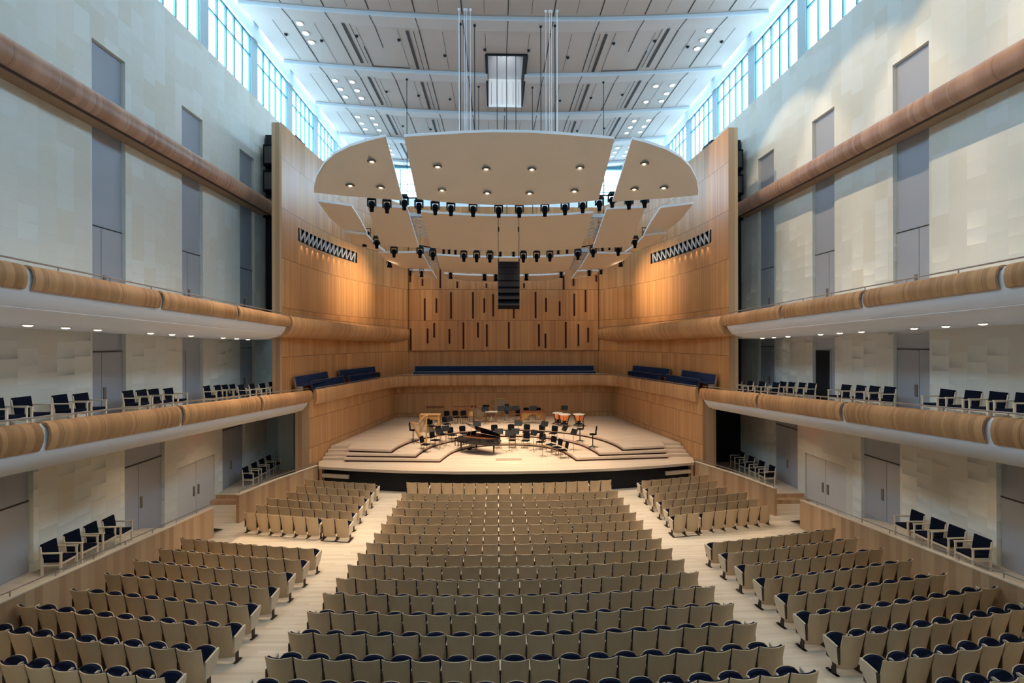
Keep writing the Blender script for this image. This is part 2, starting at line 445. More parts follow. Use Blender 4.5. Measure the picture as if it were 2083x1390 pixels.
YB += [(28.1, .095), (34.1, .095), (47.4, .1)]; YB.sort()
nxb = len(XB)
b.v = [(x, y, sag(x)+o) for y, o in YB for x in XB]
for j in range(len(YB)-1):
    lip = YB[j+1][0]-YB[j][0] < .01
    for i in range(nxb-1):
        if -1.2 < XB[i] and XB[i+1] < 1.2 and 28.05 < YB[j][0] and YB[j+1][0] < 34.15: continue
        a = j*nxb+i; b.face((a, a+1, a+nxb+1, a+nxb), 1 if lip else 0)
for s in (-1, 1):
    for j in range(len(YB)-1):
        y0, o0 = YB[j]; y1, o1 = YB[j+1]
        b.poly([(s*CX, y0, 25+o0), (s*CX, y1, 25+o1), (s*CX, y1, 25.35), (s*CX, y0, 25.35)], 1)
ce = struct(b.build('ceiling', ['ceil', 'ceil_edge'], recalc=False))
# pale bullnose at every step of the ceiling
m = MB()
for y in LINES[5:]:
    for a, c in zip(XB[:-1], XB[1:]):
        if y == 30.0 and -1.2 < a and c < 1.2: continue
        m.v += [(x, y+dy, sag(x)+dz) for x in (a, c) for dy, dz in ((-.03, .08), (-.04, -.08), (-.02, -.13), (.02, -.13))]
        n = len(m.v)-8
        for k in range(3): m.face((n+k, n+k+1, n+k+5, n+k+4))
m.build('ceiling_lip', 'ceil_edge', ce, recalc=False)
j = MB()
def cstrip(mb, x, y0, y1, w, dz=.012):
    ys = sorted(set([y0, y1]+[l for l, o in YB if y0 < l < y1]+[y0+(y1-y0)*k/4 for k in range(5)]))
    for a, c in zip(ys[:-1], ys[1:]):
        mb.poly([(x-w/2, a, cz(x, a+1e-4)-dz), (x+w/2, a, cz(x, a+1e-4)-dz), (x+w/2, c, cz(x, c-1e-4)-dz), (x-w/2, c, cz(x, c-1e-4)-dz)])
for s in (-1, 1):
    for x in (2.33, 4.73, 7.06, 9.3, 11.45):
        for l in LINES[6:]:
            if x == 7.06 and l == 24.8: cstrip(j, s*x, l, 27.87, .05); continue
            cstrip(j, s*x, l, l+1.15, .05); cstrip(j, s*x, l+1.2, min(l+5.1, 47.3), .065)
    for x in (1.2, 3.5, 5.9, 8.1, 10.3, 12.5):
        for l in LINES[6:]: cstrip(j, s*x, l+1.3, min(l+5.0, 47.3), .022)
for l in LINES[6:]:
    cstrip(j, 0, l, 28.1 if l == 24.8 else min(l+5.1, 47.3), .05) if l != 30.0 else cstrip(j, 0, 34.1, 35.1, .05)
j.build('ceiling_joint', 'joint', ce, recalc=False)
j = MB()
for s in (-1, 1):
    for x, rng in ((8.72, ((25.8, 29.6), (31.0, 34.8), (36.1, 39.8), (41.3, 44.9))), (5.4, ((26.15, 29.9), (31.3, 35.0), (36.6, 40), (41.6, 45)))):
        for y0, y1 in rng: cstrip(j, s*x, y0, y1, .17, .02); cstrip(j, s*(x-.34), y0, y1, .04, .02)
    for a, c in (((8.14, 27.8), (8.14, 29.85)), ):
        cstrip(j, s*a[0], a[1], c[1], .06, .02)
    j.poly([(s*5.9, 29.8, cz(5.9, 29.8)-.02), (s*8.17, 29.8, cz(8.17, 29.8)-.02), (s*8.17, 29.88, cz(8.17, 29.88)-.02), (s*5.9, 29.88, cz(5.9, 29.88)-.02)])
j.build('ceiling_slot', 'joint', ce, recalc=False)
# rigging hatch: white far wall, dark shaft
h = MB(); zc0 = sag(0)
h.box(-1.15, 1.15, 34.1, 34.2, zc0-.02, ROOF+.0, 0)
for k in range(6): h.tube((-.95+.38*k, 34.06, zc0+.1), (-.95+.38*k, 34.06, ROOF-.2), .01, 1, 4)
h.box(-1.25, -1.15, 28.1, 34.1, zc0, 28.5, 1); h.box(1.15, 1.25, 28.1, 34.1, zc0, 28.5, 1); h.box(-1.2, 1.2, 28.0, 28.1, zc0, 28.5, 1)
h.box(-1.2, 1.2, 34.1, 34.25, ROOF, 28.5, 1); h.box(-1.3, 1.3, 28, 34.3, 28.5, 28.6, 1)
h.box(-.35, -.27, 28.4, 28.5, zc0+.2, zc0+1.4, 2); h.box(.02, .1, 28.4, 28.5, zc0+.2, zc0+1.4, 2)
h.build('rigging_hatch', ['white', 'dark', 'metal'], ce)

# ceiling lamps -----------------------------------------------------
def spot(loc, power, col, size=90, blend=.7, rad=.12, rot=(0, 0, 0), name='spot_light', target=None):
    l = bpy.data.lights.new(name, 'SPOT'); l.energy = power; l.color = col; l.spot_size = R(size); l.spot_blend = blend; l.shadow_soft_size = rad
    o = bpy.data.objects.new(name, l); C.objects.link(o); o.location = loc
    if target is not None: o.rotation_euler = (Vector(target)-Vector(loc)).to_track_quat('-Z', 'Y').to_euler()
    else: o.rotation_euler = rot
    return o
WARMS = (1, .80, .60); WARM = (1, .80, .56); WARM2 = (1, .74, .46)
def lamp_proto():
    t = thing('recessed_ceiling_lamp', '', 'ceiling lamp')
    m = MB(); m.lathe([(.20, 0), (.20, -.03), (.15, -.03), (.15, 0)], seg=18); m.build('lamp_ring', 'ringw', t)
    m = MB(); m.lathe([(.0, -.02), (.15, -.02)], seg=18); m.build('lamp_lens', 'lamp', t, recalc=False)
    return t
lp = None; bandn = {0: 'nearest the camera', 1: 'second', 2: 'third', 3: 'fourth'}
grp = {0: (26.2, 27.03, 27.85), 1: (31.85, 32.95, 34.0), 2: (36.95, 38.05, 39.1), 3: (42.1, 43.1, 44.1)}
for s, sn in ((-1, 'left'), (1, 'right')):
    for bnd, yy in grp.items():
        for xi, x in enumerate((11.1, 10.0)):
            if bnd == 0 and xi: continue
            for yi, y in enumerate(yy):
                if s > 0 and bnd == 1 and xi == 1 and yi == 1: continue
                lab = 'lit ceiling lamp, %s side, %s band of ceiling panels, %s line, %s lamp' % (sn, ('nearest', 'second', 'third', 'farthest')[bnd], ('outer', 'inner')[xi], ('nearest', 'middle', 'farthest')[yi])
                loc = (s*x, y, cz(x, y)-.01)
                if lp is None: lp = lamp_proto(); lp.location = loc; lp['label'] = lab; lp['group'] = 'recessed ceiling lamps'; o = lp
                else: o = copy_tree(lp, loc=loc, label=lab)
                spot((loc[0], loc[1], loc[2]-.08), 170 if s < 0 else 260, WARM, 58, 1., .14)
for s in (-1, 1):
    for x in (11.1, 10.0):
        for y in (5.5, 10.8, 16.0, 21.5): spot((s*x, y, 24.6), 450 if s < 0 else 800, WARM, 62, 1., .15)
# small dark sprinkler heads under the ceiling
sp = MB(); sp.lathe([(.09, 0), (.09, -.05), (.04, -.1)], seg=10); sp0 = None
k = 0
for s in (-1, 1):
    for x, y in ((12.3, 27.3), (10.45, 27.6), (8.3, 26.9), (6.0, 27.0), (3.6, 28.3), (1.25, 27.6), (8.0, 32.8), (5.9, 33.1), (3.8, 33.4), (7.9, 38), (5.8, 38.3)):
        k += 1
        lab = 'sprinkler head, %s half of ceiling, %s' % ('left' if s < 0 else 'right', ('nearest panel band', 'second panel band', 'third panel band')[0 if y < 30 else 1 if y < 35 else 2]+', '+{12.3: 'closest to the windows', 10.45: 'just inside the lamps', 8.3: 'beside the wide slot', 6.0: 'beyond the wide slot', 3.6: 'off centre', 1.25: 'beside the hatch', 8.0: 'outermost', 5.9: 'middle one', 3.8: 'innermost', 7.9: 'outer one', 5.8: 'inner one'}[x])
        if sp0 is None: sp0 = sp.build('sprinkler_head', 'black'); o = sp0
        else: o = sp0.copy(); C.objects.link(o)
        o.location = (s*x, y, cz(x, y)-.005); tag(o, lab, 'sprinkler', 'ceiling sprinkler heads')

# ------------------------------------------------------------------ upper wooden light shelf on each side wall
for s, sn in ((-1, 'left'), (1, 'right')):
    b = MB()
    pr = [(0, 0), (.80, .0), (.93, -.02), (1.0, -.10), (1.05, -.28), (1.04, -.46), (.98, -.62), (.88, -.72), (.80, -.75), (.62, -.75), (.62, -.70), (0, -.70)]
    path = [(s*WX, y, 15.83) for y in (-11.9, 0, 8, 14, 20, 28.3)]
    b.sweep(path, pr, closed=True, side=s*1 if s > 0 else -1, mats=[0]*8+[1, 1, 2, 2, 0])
    o = tag(b.build('rounded_ledge', ['beam', 'gap_shade', 'shelf_shade'], smooth=True), 'long rounded reddish wood ledge running high along the %s stone wall' % sn, 'ledge')

# ------------------------------------------------------------------ speaker towers in the gap behind the stage shell
for s, sn in ((-1, 'left'), (1, 'right')):
    t = thing('speaker_tower', 'tall black equipment tower in the gap between %s stone wall and wooden stage shell' % sn, 'speaker tower', (0, 0, 0))
    m = MB(); xa, xb = sorted((s*12.4, s*14.2)); m.box(xa, xb, 28.9, 30.2, 4.75 if s > 0 else 9.0, 20.0); m.build('tower_panel', 'black', t)
    if s < 0:
        m = MB(); m.box(-13.3, -12.4, 28.4, 28.8, -.3, 14.2); m.build('grey_return', 'fin', t)
    for k in range(3):
        m = MB(); z = 18.6-1.5*k; xa, xb = sorted((s*12.9, s*14.05)); m.box(xa, xb, 28.3, 28.9, z-.6, z+.6); c = m.build('speaker_cabinet', 'blackm', t)
        m = MB(); m.box(xa+.08, xb-.08, 28.27, 28.3, z-.48, z+.48); m.build('speaker_grille', 'joint', c)

# ------------------------------------------------------------------ stage shell
UP = [(-11.55, 25.0), (-11.53, 27), (-11.4, 29.5), (-11.05, 32.2), (-10.5, 34.6), (-9.8, 36.7), (-8.9, 38.6), (-7.9, 40.4)]
LO = [(-10.62, 26.1), (-10.19, 28.6), (-9.76, 31.2), (-9.48, 33), (-8.72, 38.7)]
for s, nm in ((-1, 'wall_shell_left'), (1, 'wall_shell_right')):
    b = MB(); P = [(x*-s, y) for x, y in UP] if s > 0 else UP
    q = [(abs(x)*s, y) for x, y in UP]
    # wall as inner skin + thickness
    n = len(q)
    zt, zb = 19.0, 4.3
    outer = [(abs(x)*s+s*.5, y+(.0 if i == 0 else .1)) for i, (x, y) in enumerate(q)]
    u = 0
    for i in range(n-1):
        a, c = q[i], q[i+1]; L = math.hypot(c[0]-a[0], c[1]-a[1])
        def quad(a, c, z0, z1, mt=0):
            b.poly([(a[0], a[1], z0), (c[0], c[1], z0), (c[0], c[1], z1), (a[0], a[1], z1)], mt, [(u, z0), (u+L, z0), (u+L, z1), (u, z1)])
        # niche for the raking lights between y 27 and 34
        if 26.9 < a[1] and c[1] < 34.7:
            quad(a, c, zb, 13.38); quad(a, c, 14.12, zt)
            ia = (a[0]+s*.4, a[1]); ic = (c[0]+s*.4, c[1]); quad(ia, ic, 13.38, 14.12, 2)
            b.poly([(a[0], a[1], 13.38), (c[0], c[1], 13.38), (ic[0], ic[1], 13.38), (ia[0], ia[1], 13.38)], 2)
            b.poly([(a[0], a[1], 14.12), (c[0], c[1], 14.12), (ic[0], ic[1], 14.12), (ia[0], ia[1], 14.12)], 2)
        else: quad(a, c, zb, zt)
        quad(outer[i], outer[i+1], zb, zt, 1)
        b.poly([(a[0], a[1], zt), (c[0], c[1], zt), (*outer[i+1], zt), (*outer[i], zt)], 1)
        u += L
    a, c = q[0], outer[0]
    b.poly([(a[0], a[1], zb), (c[0], c[1], zb), (c[0], c[1], zt), (a[0], a[1], zt)], 3)
    struct(b.build(nm, ['shell', 'white', 'dark', 'partition'], recalc=False))
b = MB()
b.poly([(-8.0, 40.42, 4.3), (8.0, 40.42, 4.3), (8.0, 40.42, 19.0), (-8.0, 40.42, 19.0)]); b.box(-8.1, 8.1, 40.5, 40.8, 4.3, 19.0, 1)
struct(b.build('wall_shell_back', ['shell', 'white'], recalc=False))
# organ-front panelling with dark slots
b = MB(); b.box(-7.85, 7.85, 40.22, 40.41, 7.07, 19.0)
w = struct(b.build('trim_4', 'shell'))
SL = [(-7.75,12.72,13.35),(-6.75,12.41,12.99),(-5.28,12.23,13.9),(-3.88,12.24,12.79),(-1.47,12.24,12.65),(1.66,12.25,12.66),(4.96,12.13,13.3),(5.79,12.45,13.04),(7.7,12.78,13.34),(-6.57,9.54,11.39),(-5.61,10.19,11.39),(-4.4,9.71,11.9),(-2.59,9.71,11.92),(-1.65,10.19,11.4),(-.91,9.9,11.75),(.79,9.72,10.9),(2.61,9.74,11.94),(3.49,10.25,11.44),(4.63,9.92,11.15),(5.85,9.92,11.79),(6.8,10.24,12.11),(-7.73,7.12,8.9),(-6.34,7.66,8.9),(-5.8,8.13,9.35),(-4.54,7.62,8.85),(-3.38,7.19,9.4),(-2.18,8.13,9.38),(-1.45,7.38,9.24),(.38,7.2,9.42),(2.89,7.38,9.24),(3.43,7.23,8.45),(5.13,7.23,9.43),(6.19,7.39,9.24),(7.01,7.71,8.95)]
m = MB()
for x, z0, z1 in SL: m.box(x-.075, x+.075, 40.19, 40.225, z0, z1)
m.build('dark_slot', 'slot', w)
# lower shell walls
for s, nm in ((-1, 'wall_stage_left'), (1, 'wall_stage_right')):
    b = MB(); q = [(abs(x)*s, y) for x, y in LO]
    u = 0
    for a, c in zip(q[:-1], q[1:]):
        L = math.hypot(c[0]-a[0], c[1]-a[1])
        b.poly([(a[0], a[1], -.3), (c[0], c[1], -.3), (c[0], c[1], 4.9), (a[0], a[1], 4.9)], 0, [(u, -.3), (u+L, -.3), (u+L, 4.9), (u, 4.9)]); u += L
    a = q[0]; b.poly([(a[0], a[1], -.3), (a[0]+s*.74, a[1], -.3), (a[0]+s*.74, a[1], 4.75), (a[0], a[1], 4.75)], 1)
    b.poly([(a[0]+s*.74, a[1], -.3), (a[0]+s*.74, a[1]+3.2, -.3), (a[0]+s*.74, a[1]+3.2, 4.75), (a[0]+s*.74, a[1], 4.75)], 1)
    # black or grey return beside the shell
    xa, xb = sorted((s*12.2, s*WX)); b.box(xa, xb, 29.2, 29.4, -.3, 4.6, 2 if s > 0 else 3)
    struct(b.build(nm, ['shell_low', 'partition', 'dark', 'fin'], recalc=False))
b = MB(); b.box(-8.9, 8.9, 38.7, 38.9, -.3, 4.9); struct(b.build('wall_stage_back', 'shell_low'))

# raking lamps in the niches
for s, sn in ((-1, 'left'), (1, 'right')):
    t = thing('raking_lamp_rack', 'row of silver lamps in a dark slot high in the %s wooden shell wall' % sn, 'lighting rack', (0, 0, 0))
    m0 = None; k = 0
    y = 27.3
    while y < 34.4:
        xw = lerp([(p[1], abs(p[0])) for p in UP], y)
        m = MB()
        sl2 = .17 if k % 2 else -.17
        m.tube((s*(xw+.10), y-sl2, 13.45), (s*(xw-.04), y+sl2, 14.02), .05, 0, 8, .06)
        m.tube((s*(xw-.04), y+sl2, 14.02), (s*(xw-.05), y+sl2*1.2, 14.08), .035, 0, 8)
        m.build('silver_lamp', 'silver', t)
        y += .27; k += 1

# choir balcony deck and lower soffit
def PARpath(): return [(-10.42, 26.45), (-10.32, 27.2), (-10.08, 28.6), (-9.65, 31.2), (-9.3, 33.2), (-8.95, 35.3), (-8.6, 36.7), (-8.05, 37.5), (-7.0, 37.95), (-4, 38.12), (0, 38.15)]
pp = PARpath(); full = pp+[(-x, y) for x, y in pp[-2::-1]]
deck = [(x+(.3 if x > 6 else -.3 if x < -6 else 0), y+(.35 if abs(x) < 8.2 else 0)) for x, y in full]+[(11.5, 25.0), (11.4, 29.5), (11, 32.2), (10.5, 34.6), (9.8, 36.7), (8.9, 38.6), (7.9, 40.42), (-7.9, 40.42), (-8.9, 38.6), (-9.8, 36.7), (-10.5, 34.6), (-11, 32.2), (-11.4, 29.5), (-11.5, 25.0)]
b = MB(); b.prism(deck, 4.32, 4.5); b.prism([(x*1.0, y) for x, y in [(-7.9, 39.4), (7.9, 39.4), (7.9, 40.4), (-7.9, 40.4)]], 4.5, 4.85)
tag(b.build('choir_balcony_floor', 'floor'), 'narrow wooden floor of the choir balcony wrapping around the stage', 'balcony floor')
def ptop_low(y): return 6.67-.0552*y if y < 26.6 else 5.2-.004*(y-26.6)
b = MB()
pth = [(x, y, ptop_low(y)+.02) for x, y in full]
pr = [(-.10, 0), (-.02, .0), (.05, -.05), (.09, -.25), (.09, -.45), (.07, -.65), (.02, -.80), (-.05, -.84), (-.12, -.86), (-.16, -.9)]
b.sweep(pth, pr, closed=True, side=-1)
pb = MB(); pb.sweep(pth, [(-.10, 0), (-.14, -.1), (-.14, -.75)], side=-1)
o = b.build('choir_parapet', 'parapet2', smooth=True, recalc=False); tag(o, 'continuous curved wooden parapet of the choir balcony wrapping the stage', 'parapet')
pb.build('parapet_inner_face', 'parapet2', o, recalc=False)
m = MB(); m.pipe([(x, y+.0, ptop_low(y)+.10) for x, y in full], .022, 0, 6)
for x, y in full[::2]: m.tube((x, y, ptop_low(y)+.1), (x, y, ptop_low(y)-.02), .015)
tag(m.build('choir_handrail', 'metal'), 'thin metal handrail above the choir balcony parapet', 'handrail')
# upper ledge in the stage shell
LE = [(-10.9, 24.45), (-10.75, 26), (-10.45, 29), (-9.95, 32), (-9.25, 35.5), (-8.4, 38.5), (-7.9, 40.2)]
for s, sn in ((-1, 'left'), (1, 'right')):
    b = MB(); q = [(abs(x)*s, y, 9.10-.0165*(y-24.4)) for x, y in LE]
    b.sweep(q, [(-.9, .0), (-.05, 0), (.06, -.06), (.12, -.25), (.12, -.45), (.06, -.6), (-.02, -.75), (-.14, -.92), (-.35, -1.04), (-.9, -1.06)], closed=True, side=-1 if s < 0 else 1)
    o = b.build('shell_ledge', 'parapet2', smooth=True, recalc=False); tag(o, 'curved wooden upper ledge running along the %s wall of the stage shell' % sn, 'ledge')
    m = MB(); m.pipe([(x, y, z+.09) for x, y, z in q], .02, 0, 6)
    for x, y, z in q[:-1]: m.tube((x, y, z+.09), (x, y, z), .014)
    m.build('handrail', 'metal', o)

# ------------------------------------------------------------------ side balconies
def ztU(y): return 9.86-.031*y
def ztL(y): return 6.67-.0552*y
def balcony(s, sn, X0, zt, yend, gaps, level, deckoff, soff, wh):
    t = thing('%s_balcony' % level, '%s %s side balcony with white curved underside and wooden front' % (level, sn), 'balcony')
    ys = [-11.8, -6, 0, 4, 8, 12, 16, 20, yend-.9, yend-.6, yend-.35, yend-.15, yend-.03]
    def n_end(y):
        k = max(0, (y-(yend-.9))/.87); return (1-math.sqrt(max(0, 1-k*k)))*.75
    # white body: cross-section in n (towards hall centre from the wall), swept per y
    b = MB(); prof = []
    for y in ys:
        z = zt(y); e = n_end(y); xo = X0+e; sf = soff(y)
        pts = [(WX, z-deckoff), (xo+.25, z-deckoff), (xo+.25, z-.04), (xo+.10, z-.04), (xo+.02, z-.16), (xo, z-.4), (xo+.02, z-wh+.08), (xo+.02, z-wh), (xo+.10, z-wh-.16), (xo+.28, z-wh-.27-(z-wh-.27-sf)*.35), (xo+.55, sf+(z-wh-.27-sf)*.32), (xo+.9, sf+(z-wh-.27-sf)*.12), (xo+1.4, sf), (WX, sf)]
        prof.append([(s*a, y, c) for a, c in pts])
    k = len(prof[0])
    for r in prof: b.v += r
    for i in range(len(ys)-1):
        for a in range(k-1): b.face((i*k+a, i*k+a+1, (i+1)*k+a+1, (i+1)*k+a), 0)
    b.face(range((len(ys)-1)*k, len(ys)*k), 0)
    b.build('balcony_body', 'steel_w', t, smooth=True, recalc=True)
    # wooden front panels
    y = -11.8
    edges = [-11.8, -3.2, 1.4, 6.0]+gaps
    for a, c in zip(edges[:-1], edges[1:]):
        a1 = a+.09; c1 = c-.09 if c < yend-.5 else c
        m = MB(); n = max(2, int((c1-a1)/1.1)+1)
        path = []
        for i in range(n+1):
            yy = a1+(c1-a1)*i/n; path.append((s*(X0-.02+n_end(min(yy, yend-.1))*.3), yy, zt(yy)))
        pr = [(-.22, -.01), (-.10, .0), (.0, -.03), (.07, -.13), (.10, -.28), (.09, -.42), (.05, -.54), (.0, -wh+.02), (-.04, -wh+.02), (.0, -.5), (.05, -.28), (0, -.1), (-.1, -.05), (-.22, -.05)]
        m.sweep(path, pr, closed=True, side=-1 if s < 0 else 1)
        m.build('parapet_panel', 'parapet', t, smooth=True)
    m = MB(); pts = [(s*(X0+.14), y, zt(y)+.10) for y in (-11.5, 0, 10, 20, yend-.3)]
    m.pipe(pts, .022, 0, 8)
    y = 1.
    while y < yend-.4: m.tube((s*(X0+.14), y, zt(y)+.1), (s*(X0+.14), y, zt(y)-.05), .016); y += 1.55
    m.build('handrail', 'metal', t)
    return t
sofU = lambda y: 8.62-.028*y
sofL = lambda y: ztL(y)-1.22
for s, sn in ((-1, 'left'), (1, 'right')):
    d = 0 if s < 0 else -.3
    balcony(s, sn, 10.9, ztU, 24.75+d*.5, [10.92+d, 15.1+d, 19.46+d, 24.6+d*.5], 'upper', .95, sofU, .58)
    balcony(s, sn, 10.5, ztL, 26.4, [10.84+d, 15.42+d, 20.49+d, 26.36], 'lower', .52, sofL, .64)
    # rear strip of deck joining the choir balcony
    m = MB(); xa, xb = sorted((s*11.5, s*WX)); m.box(xa, xb, 26.4, 29.5, 4.5, ztL(26.4)-.5); 
    struct(m.build('floor_box_end', 'floor')) if s < 0 else struct(m.build('floor_box_end_right', 'floor'))
    m = MB(); xa, xb = sorted((s*12.1, s*WX)); m.box(xa, xb, 24.7, 29.5, 7.92, 8.5); struct(m.build('trim_%d' % (5 if s < 0 else 6), 'soffit'))
    # soffit lamps
    base = None
    for lev, x, yy, zf in (('upper', 12.5, (8.3, 9.4, 10.5, 12.65, 13.73, 14.8, 17.0, 18.1, 19.2, 21.4, 22.5, 23.5), sofU), ('lower', 12.6, (9.4, 13.7, 18.1, 22.5), sofL)):
        for i, y in enumerate(yy):
            z = zf(y)
            if lev == 'upper' and y > 12:
                g = ('nearest', 'middle', 'farthest')[(i-3)//3]; h = ('first', 'second', 'third')[(i-3) % 3]
                lab = 'lit downlight under %s upper balcony, %s trio, %s of the trio' % (sn, g, h)
                if base is None:
                    base = thing('balcony_downlight', lab, 'downlight', (s*x, y, z-.005), 0, 'balcony downlights')
                    m = MB(); m.lathe([(.13, 0), (.13, -.02), (.105, -.02), (.105, 0)], seg=16); m.build('lamp_ring', 'ringw', base)
                    m = MB(); m.lathe([(0, -.058), (.07, -.052), (.10, -.02), (.105, -.012)], seg=16); m.build('lamp_lens', 'lampsoft', base, recalc=False)
                else: copy_tree(base, loc=(s*x, y, z-.005), label=lab)
            spot((s*x, y, z-.06), 40 if lev == 'upper' else 120, WARM, 125, 1., .08)
    # grey loudspeaker rings in the soffit
    for i, y in enumerate((12.2, 14.3, 16.6, 18.7, 21.0, 23.0)):
        m = MB(); m.lathe([(.17, 0), (.17, -.012), (0, -.012)], seg=16)
        o = m.build('soffit_loudspeaker', 'ringw'); o.location = (s*11.95, y, sofU(y)+.09); o.rotation_euler = (0, s*-.18, 0)
        tag(o, 'flat pale round loudspeaker grille in %s upper balcony underside, %s from the camera' % (sn, ('first', 'second', 'third', 'fourth', 'fifth', 'sixth')[i]), 'loudspeaker grille', 'soffit loudspeaker grilles')
    m = MB(); xa, xb = sorted((s*13.6, s*13.66)); m.box(xa, xb, 22.35, 22.75, 4.02, 4.2)
    tag(m.build('exit_sign', 'red'), 'red glowing exit sign tucked under the %s lower balcony above the double doors' % sn, 'exit sign')

# ------------------------------------------------------------------ side platforms and seating partitions
for s, sn in ((-1, 'left'), (1, 'right')):
    b = MB(); ys = [-12, 5, 12, 16.5, 18.2, 19.3, 20.4]
    for a, c in zip(ys[:-1], ys[1:]):
        x0, x1 = s*11.95, s*(WX+.2)
        b.poly([(x0, a, platz(a)), (x1, a, platz(a)), (x1, c, platz(c)), (x0, c, platz(c))])
    b.poly([(s*11.95, 20.4, -.1), (s*(WX+.2), 20.4, -.1), (s*(WX+.2), 20.4, .05), (s*11.95, 20.4, .05)])
    struct(b.build('floor_near_platform_%s' % sn, 'floor', recalc=False))
    y0 = 23.95 if s < 0 else 23.05
    b = MB(); xa, xb = s*11.2, s*(WX+.2)
    poly = [(s*(11.8-.26*(y0-21.1)), y0), (s*(WX+.1), y0), (s*(WX+.1), 29.2), (s*11.37, 29.2), (s*11.37, 26.05), (s*10.3, 26.05)]
    b.prism(poly, -.1, .38, 1, 0); b.prism([(s*(11.75-.27*(y0-21.4)), y0-.35), (s*(WX+.1), y0-.35), (s*(WX+.1), y0), (s*(11.75-.27*(y0-21.1)), y0)], -.1, .19)
    struct(b.build('floor_far_platform_%s' % sn, ['partition', 'floor']))
    def partition(path, ztop, label, rl):
        t = thing('seating_partition', label, 'partition')
        m = MB(); n = len(path)
        off = .13
        for i in range(n-1):
            (ax, ay), (bx_, by) = path[i], path[i+1]
            pol = [(ax, ay), (bx_, by), (bx_+s*off, by), (ax+s*off, ay)]
            m.prism(pol, lambda x, y: fz(x, y)-.15, lambda x, y: ztop(y))
        m.build('partition_panel', 'partition', t)
        m = MB()
        for i in range(n-1):
            (ax, ay), (bx_, by) = path[i], path[i+1]
            m.prism([(ax-s*.02, ay), (bx_-s*.02, by), (bx_+s*(off+.03), by), (ax+s*(off+.03), ay)], lambda x, y: ztop(y), lambda x, y: ztop(y)+.03)
        m.build('top_cap', 'armwood', t)
        m = MB(); q = [(x+s*.1, y, ztop(y)+.15) for x, y in path]
        q = [(q[0][0], q[0][1]+.05, q[0][2])]+q[1:]
        m.pipe(q, .018, 0, 6)
        tot = path[-1][1]-path[0][1]; k = max(2, int(abs(tot)/1.2))
        for i in range(k+1):
            y = path[0][1]+tot*(.03+.94*i/k); x = lerp(sorted([(p[1], p[0]) for p in path]), y)
            m.tube((x+s*.1, y, ztop(y)+.15), (x+s*.1, y, ztop(y)), .014)
        m.build('handrail', 'metal', t)
    partition([(s*11.85, -11.5), (s*11.85, 0), (s*11.85, 8), (s*11.85, 14), (s*11.85, 19.55)], lambda y: 1.90-.081*(y-11.2) if y > 5 else 2.4, 'long wooden partition with metal rail beside the %s rear stalls' % sn, 0)
    partition([(s*11.7, 21.15), (s*11.16, 23.35), (s*10.13, 26.05)], lambda y: 1.22, 'short wooden partition with metal rail beside the %s front stalls' % sn, 0)

# ------------------------------------------------------------------ stage
def mir(half): return half+[(-x, y) for x, y in half[::-1] if abs(x) > 1e-6]
front = [(-10.08, 25.95), (-8, 25.42), (-5.6, 24.97), (-2.8, 24.65), (0, 24.56)]
st = mir(front)+[(10.45, 27.0), (10.17, 28.6), (9.75, 31.2), (9.46, 33), (8.7, 38.7), (-8.7, 38.7), (-9.46, 33), (-9.75, 31.2), (-10.17, 28.6), (-10.45, 27.0)]
t = thing('stage', 'wooden concert stage with pale floor and dark front', 'stage', (0, 0, 0))
b = MB(); b.prism(st, 1.06, 1.2); b.build('stage_floor', 'stagefloor', t)
b = MB(); fr2 = mir([(x*.985, y+.35) for x, y in front]); b.prism(fr2+[(8.75, 30), (-8.75, 30)], -.2, 1.06); b.build('stage_front', 'black', t)
for s in (-1, 1):
    m = MB()
    for z0, z1, x0, mt in ((.62, .80, 8.4, 0), ):
        pts = [(s*10.0, 25.98), (s*x0, 25.58), (s*x0, 25.75), (s*10.0, 26.15)]
        m.prism(pts, z0, z1, mt)
    m.build('front_board', 'stagefloor', t)
    m = MB(); m.prism([(s*10.05, 25.97), (s*9.9, 25.93), (s*9.9, 26.3), (s*10.05, 26.3)], .3, 1.06); m.build('end_post', 'partition', t)
E1 = [(-3.75, 26.45), (-3.58, 27.3), (-3.3, 28.4), (-2.8, 29.35), (-2, 30.1), (-1, 30.5), (0, 30.62)]
E2 = [(-5.1, 26.75), (-4.95, 27.8), (-4.55, 29.3), (-3.7, 30.65), (-2.5, 31.7), (-1.3, 32.2), (0, 32.35)]
E3 = [(-6.5, 27.05), (-6.35, 28.3), (-5.85, 29.9), (-4.95, 31.3), (-3.6, 32.45), (-1.9, 33.2), (0, 33.52)]
def smoothp(h):
    out = []
    for i in range(len(h)-1):
        p0 = h[max(i-1, 0)]; p1 = h[i]; p2 = h[i+1]; p3 = h[i+2] if i+2 < len(h) else (-h[i][0], h[i][1])
        for k in range(4):
            u = k/4; q = []
            for d in (0, 1):
                q.append(.5*((2*p1[d])+(-p0[d]+p2[d])*u+(2*p0[d]-5*p1[d]+4*p2[d]-p3[d])*u*u+(-p0[d]+3*p1[d]-3*p2[d]+p3[d])*u**3))
            out.append(tuple(q))
    return out+[h[-1]]
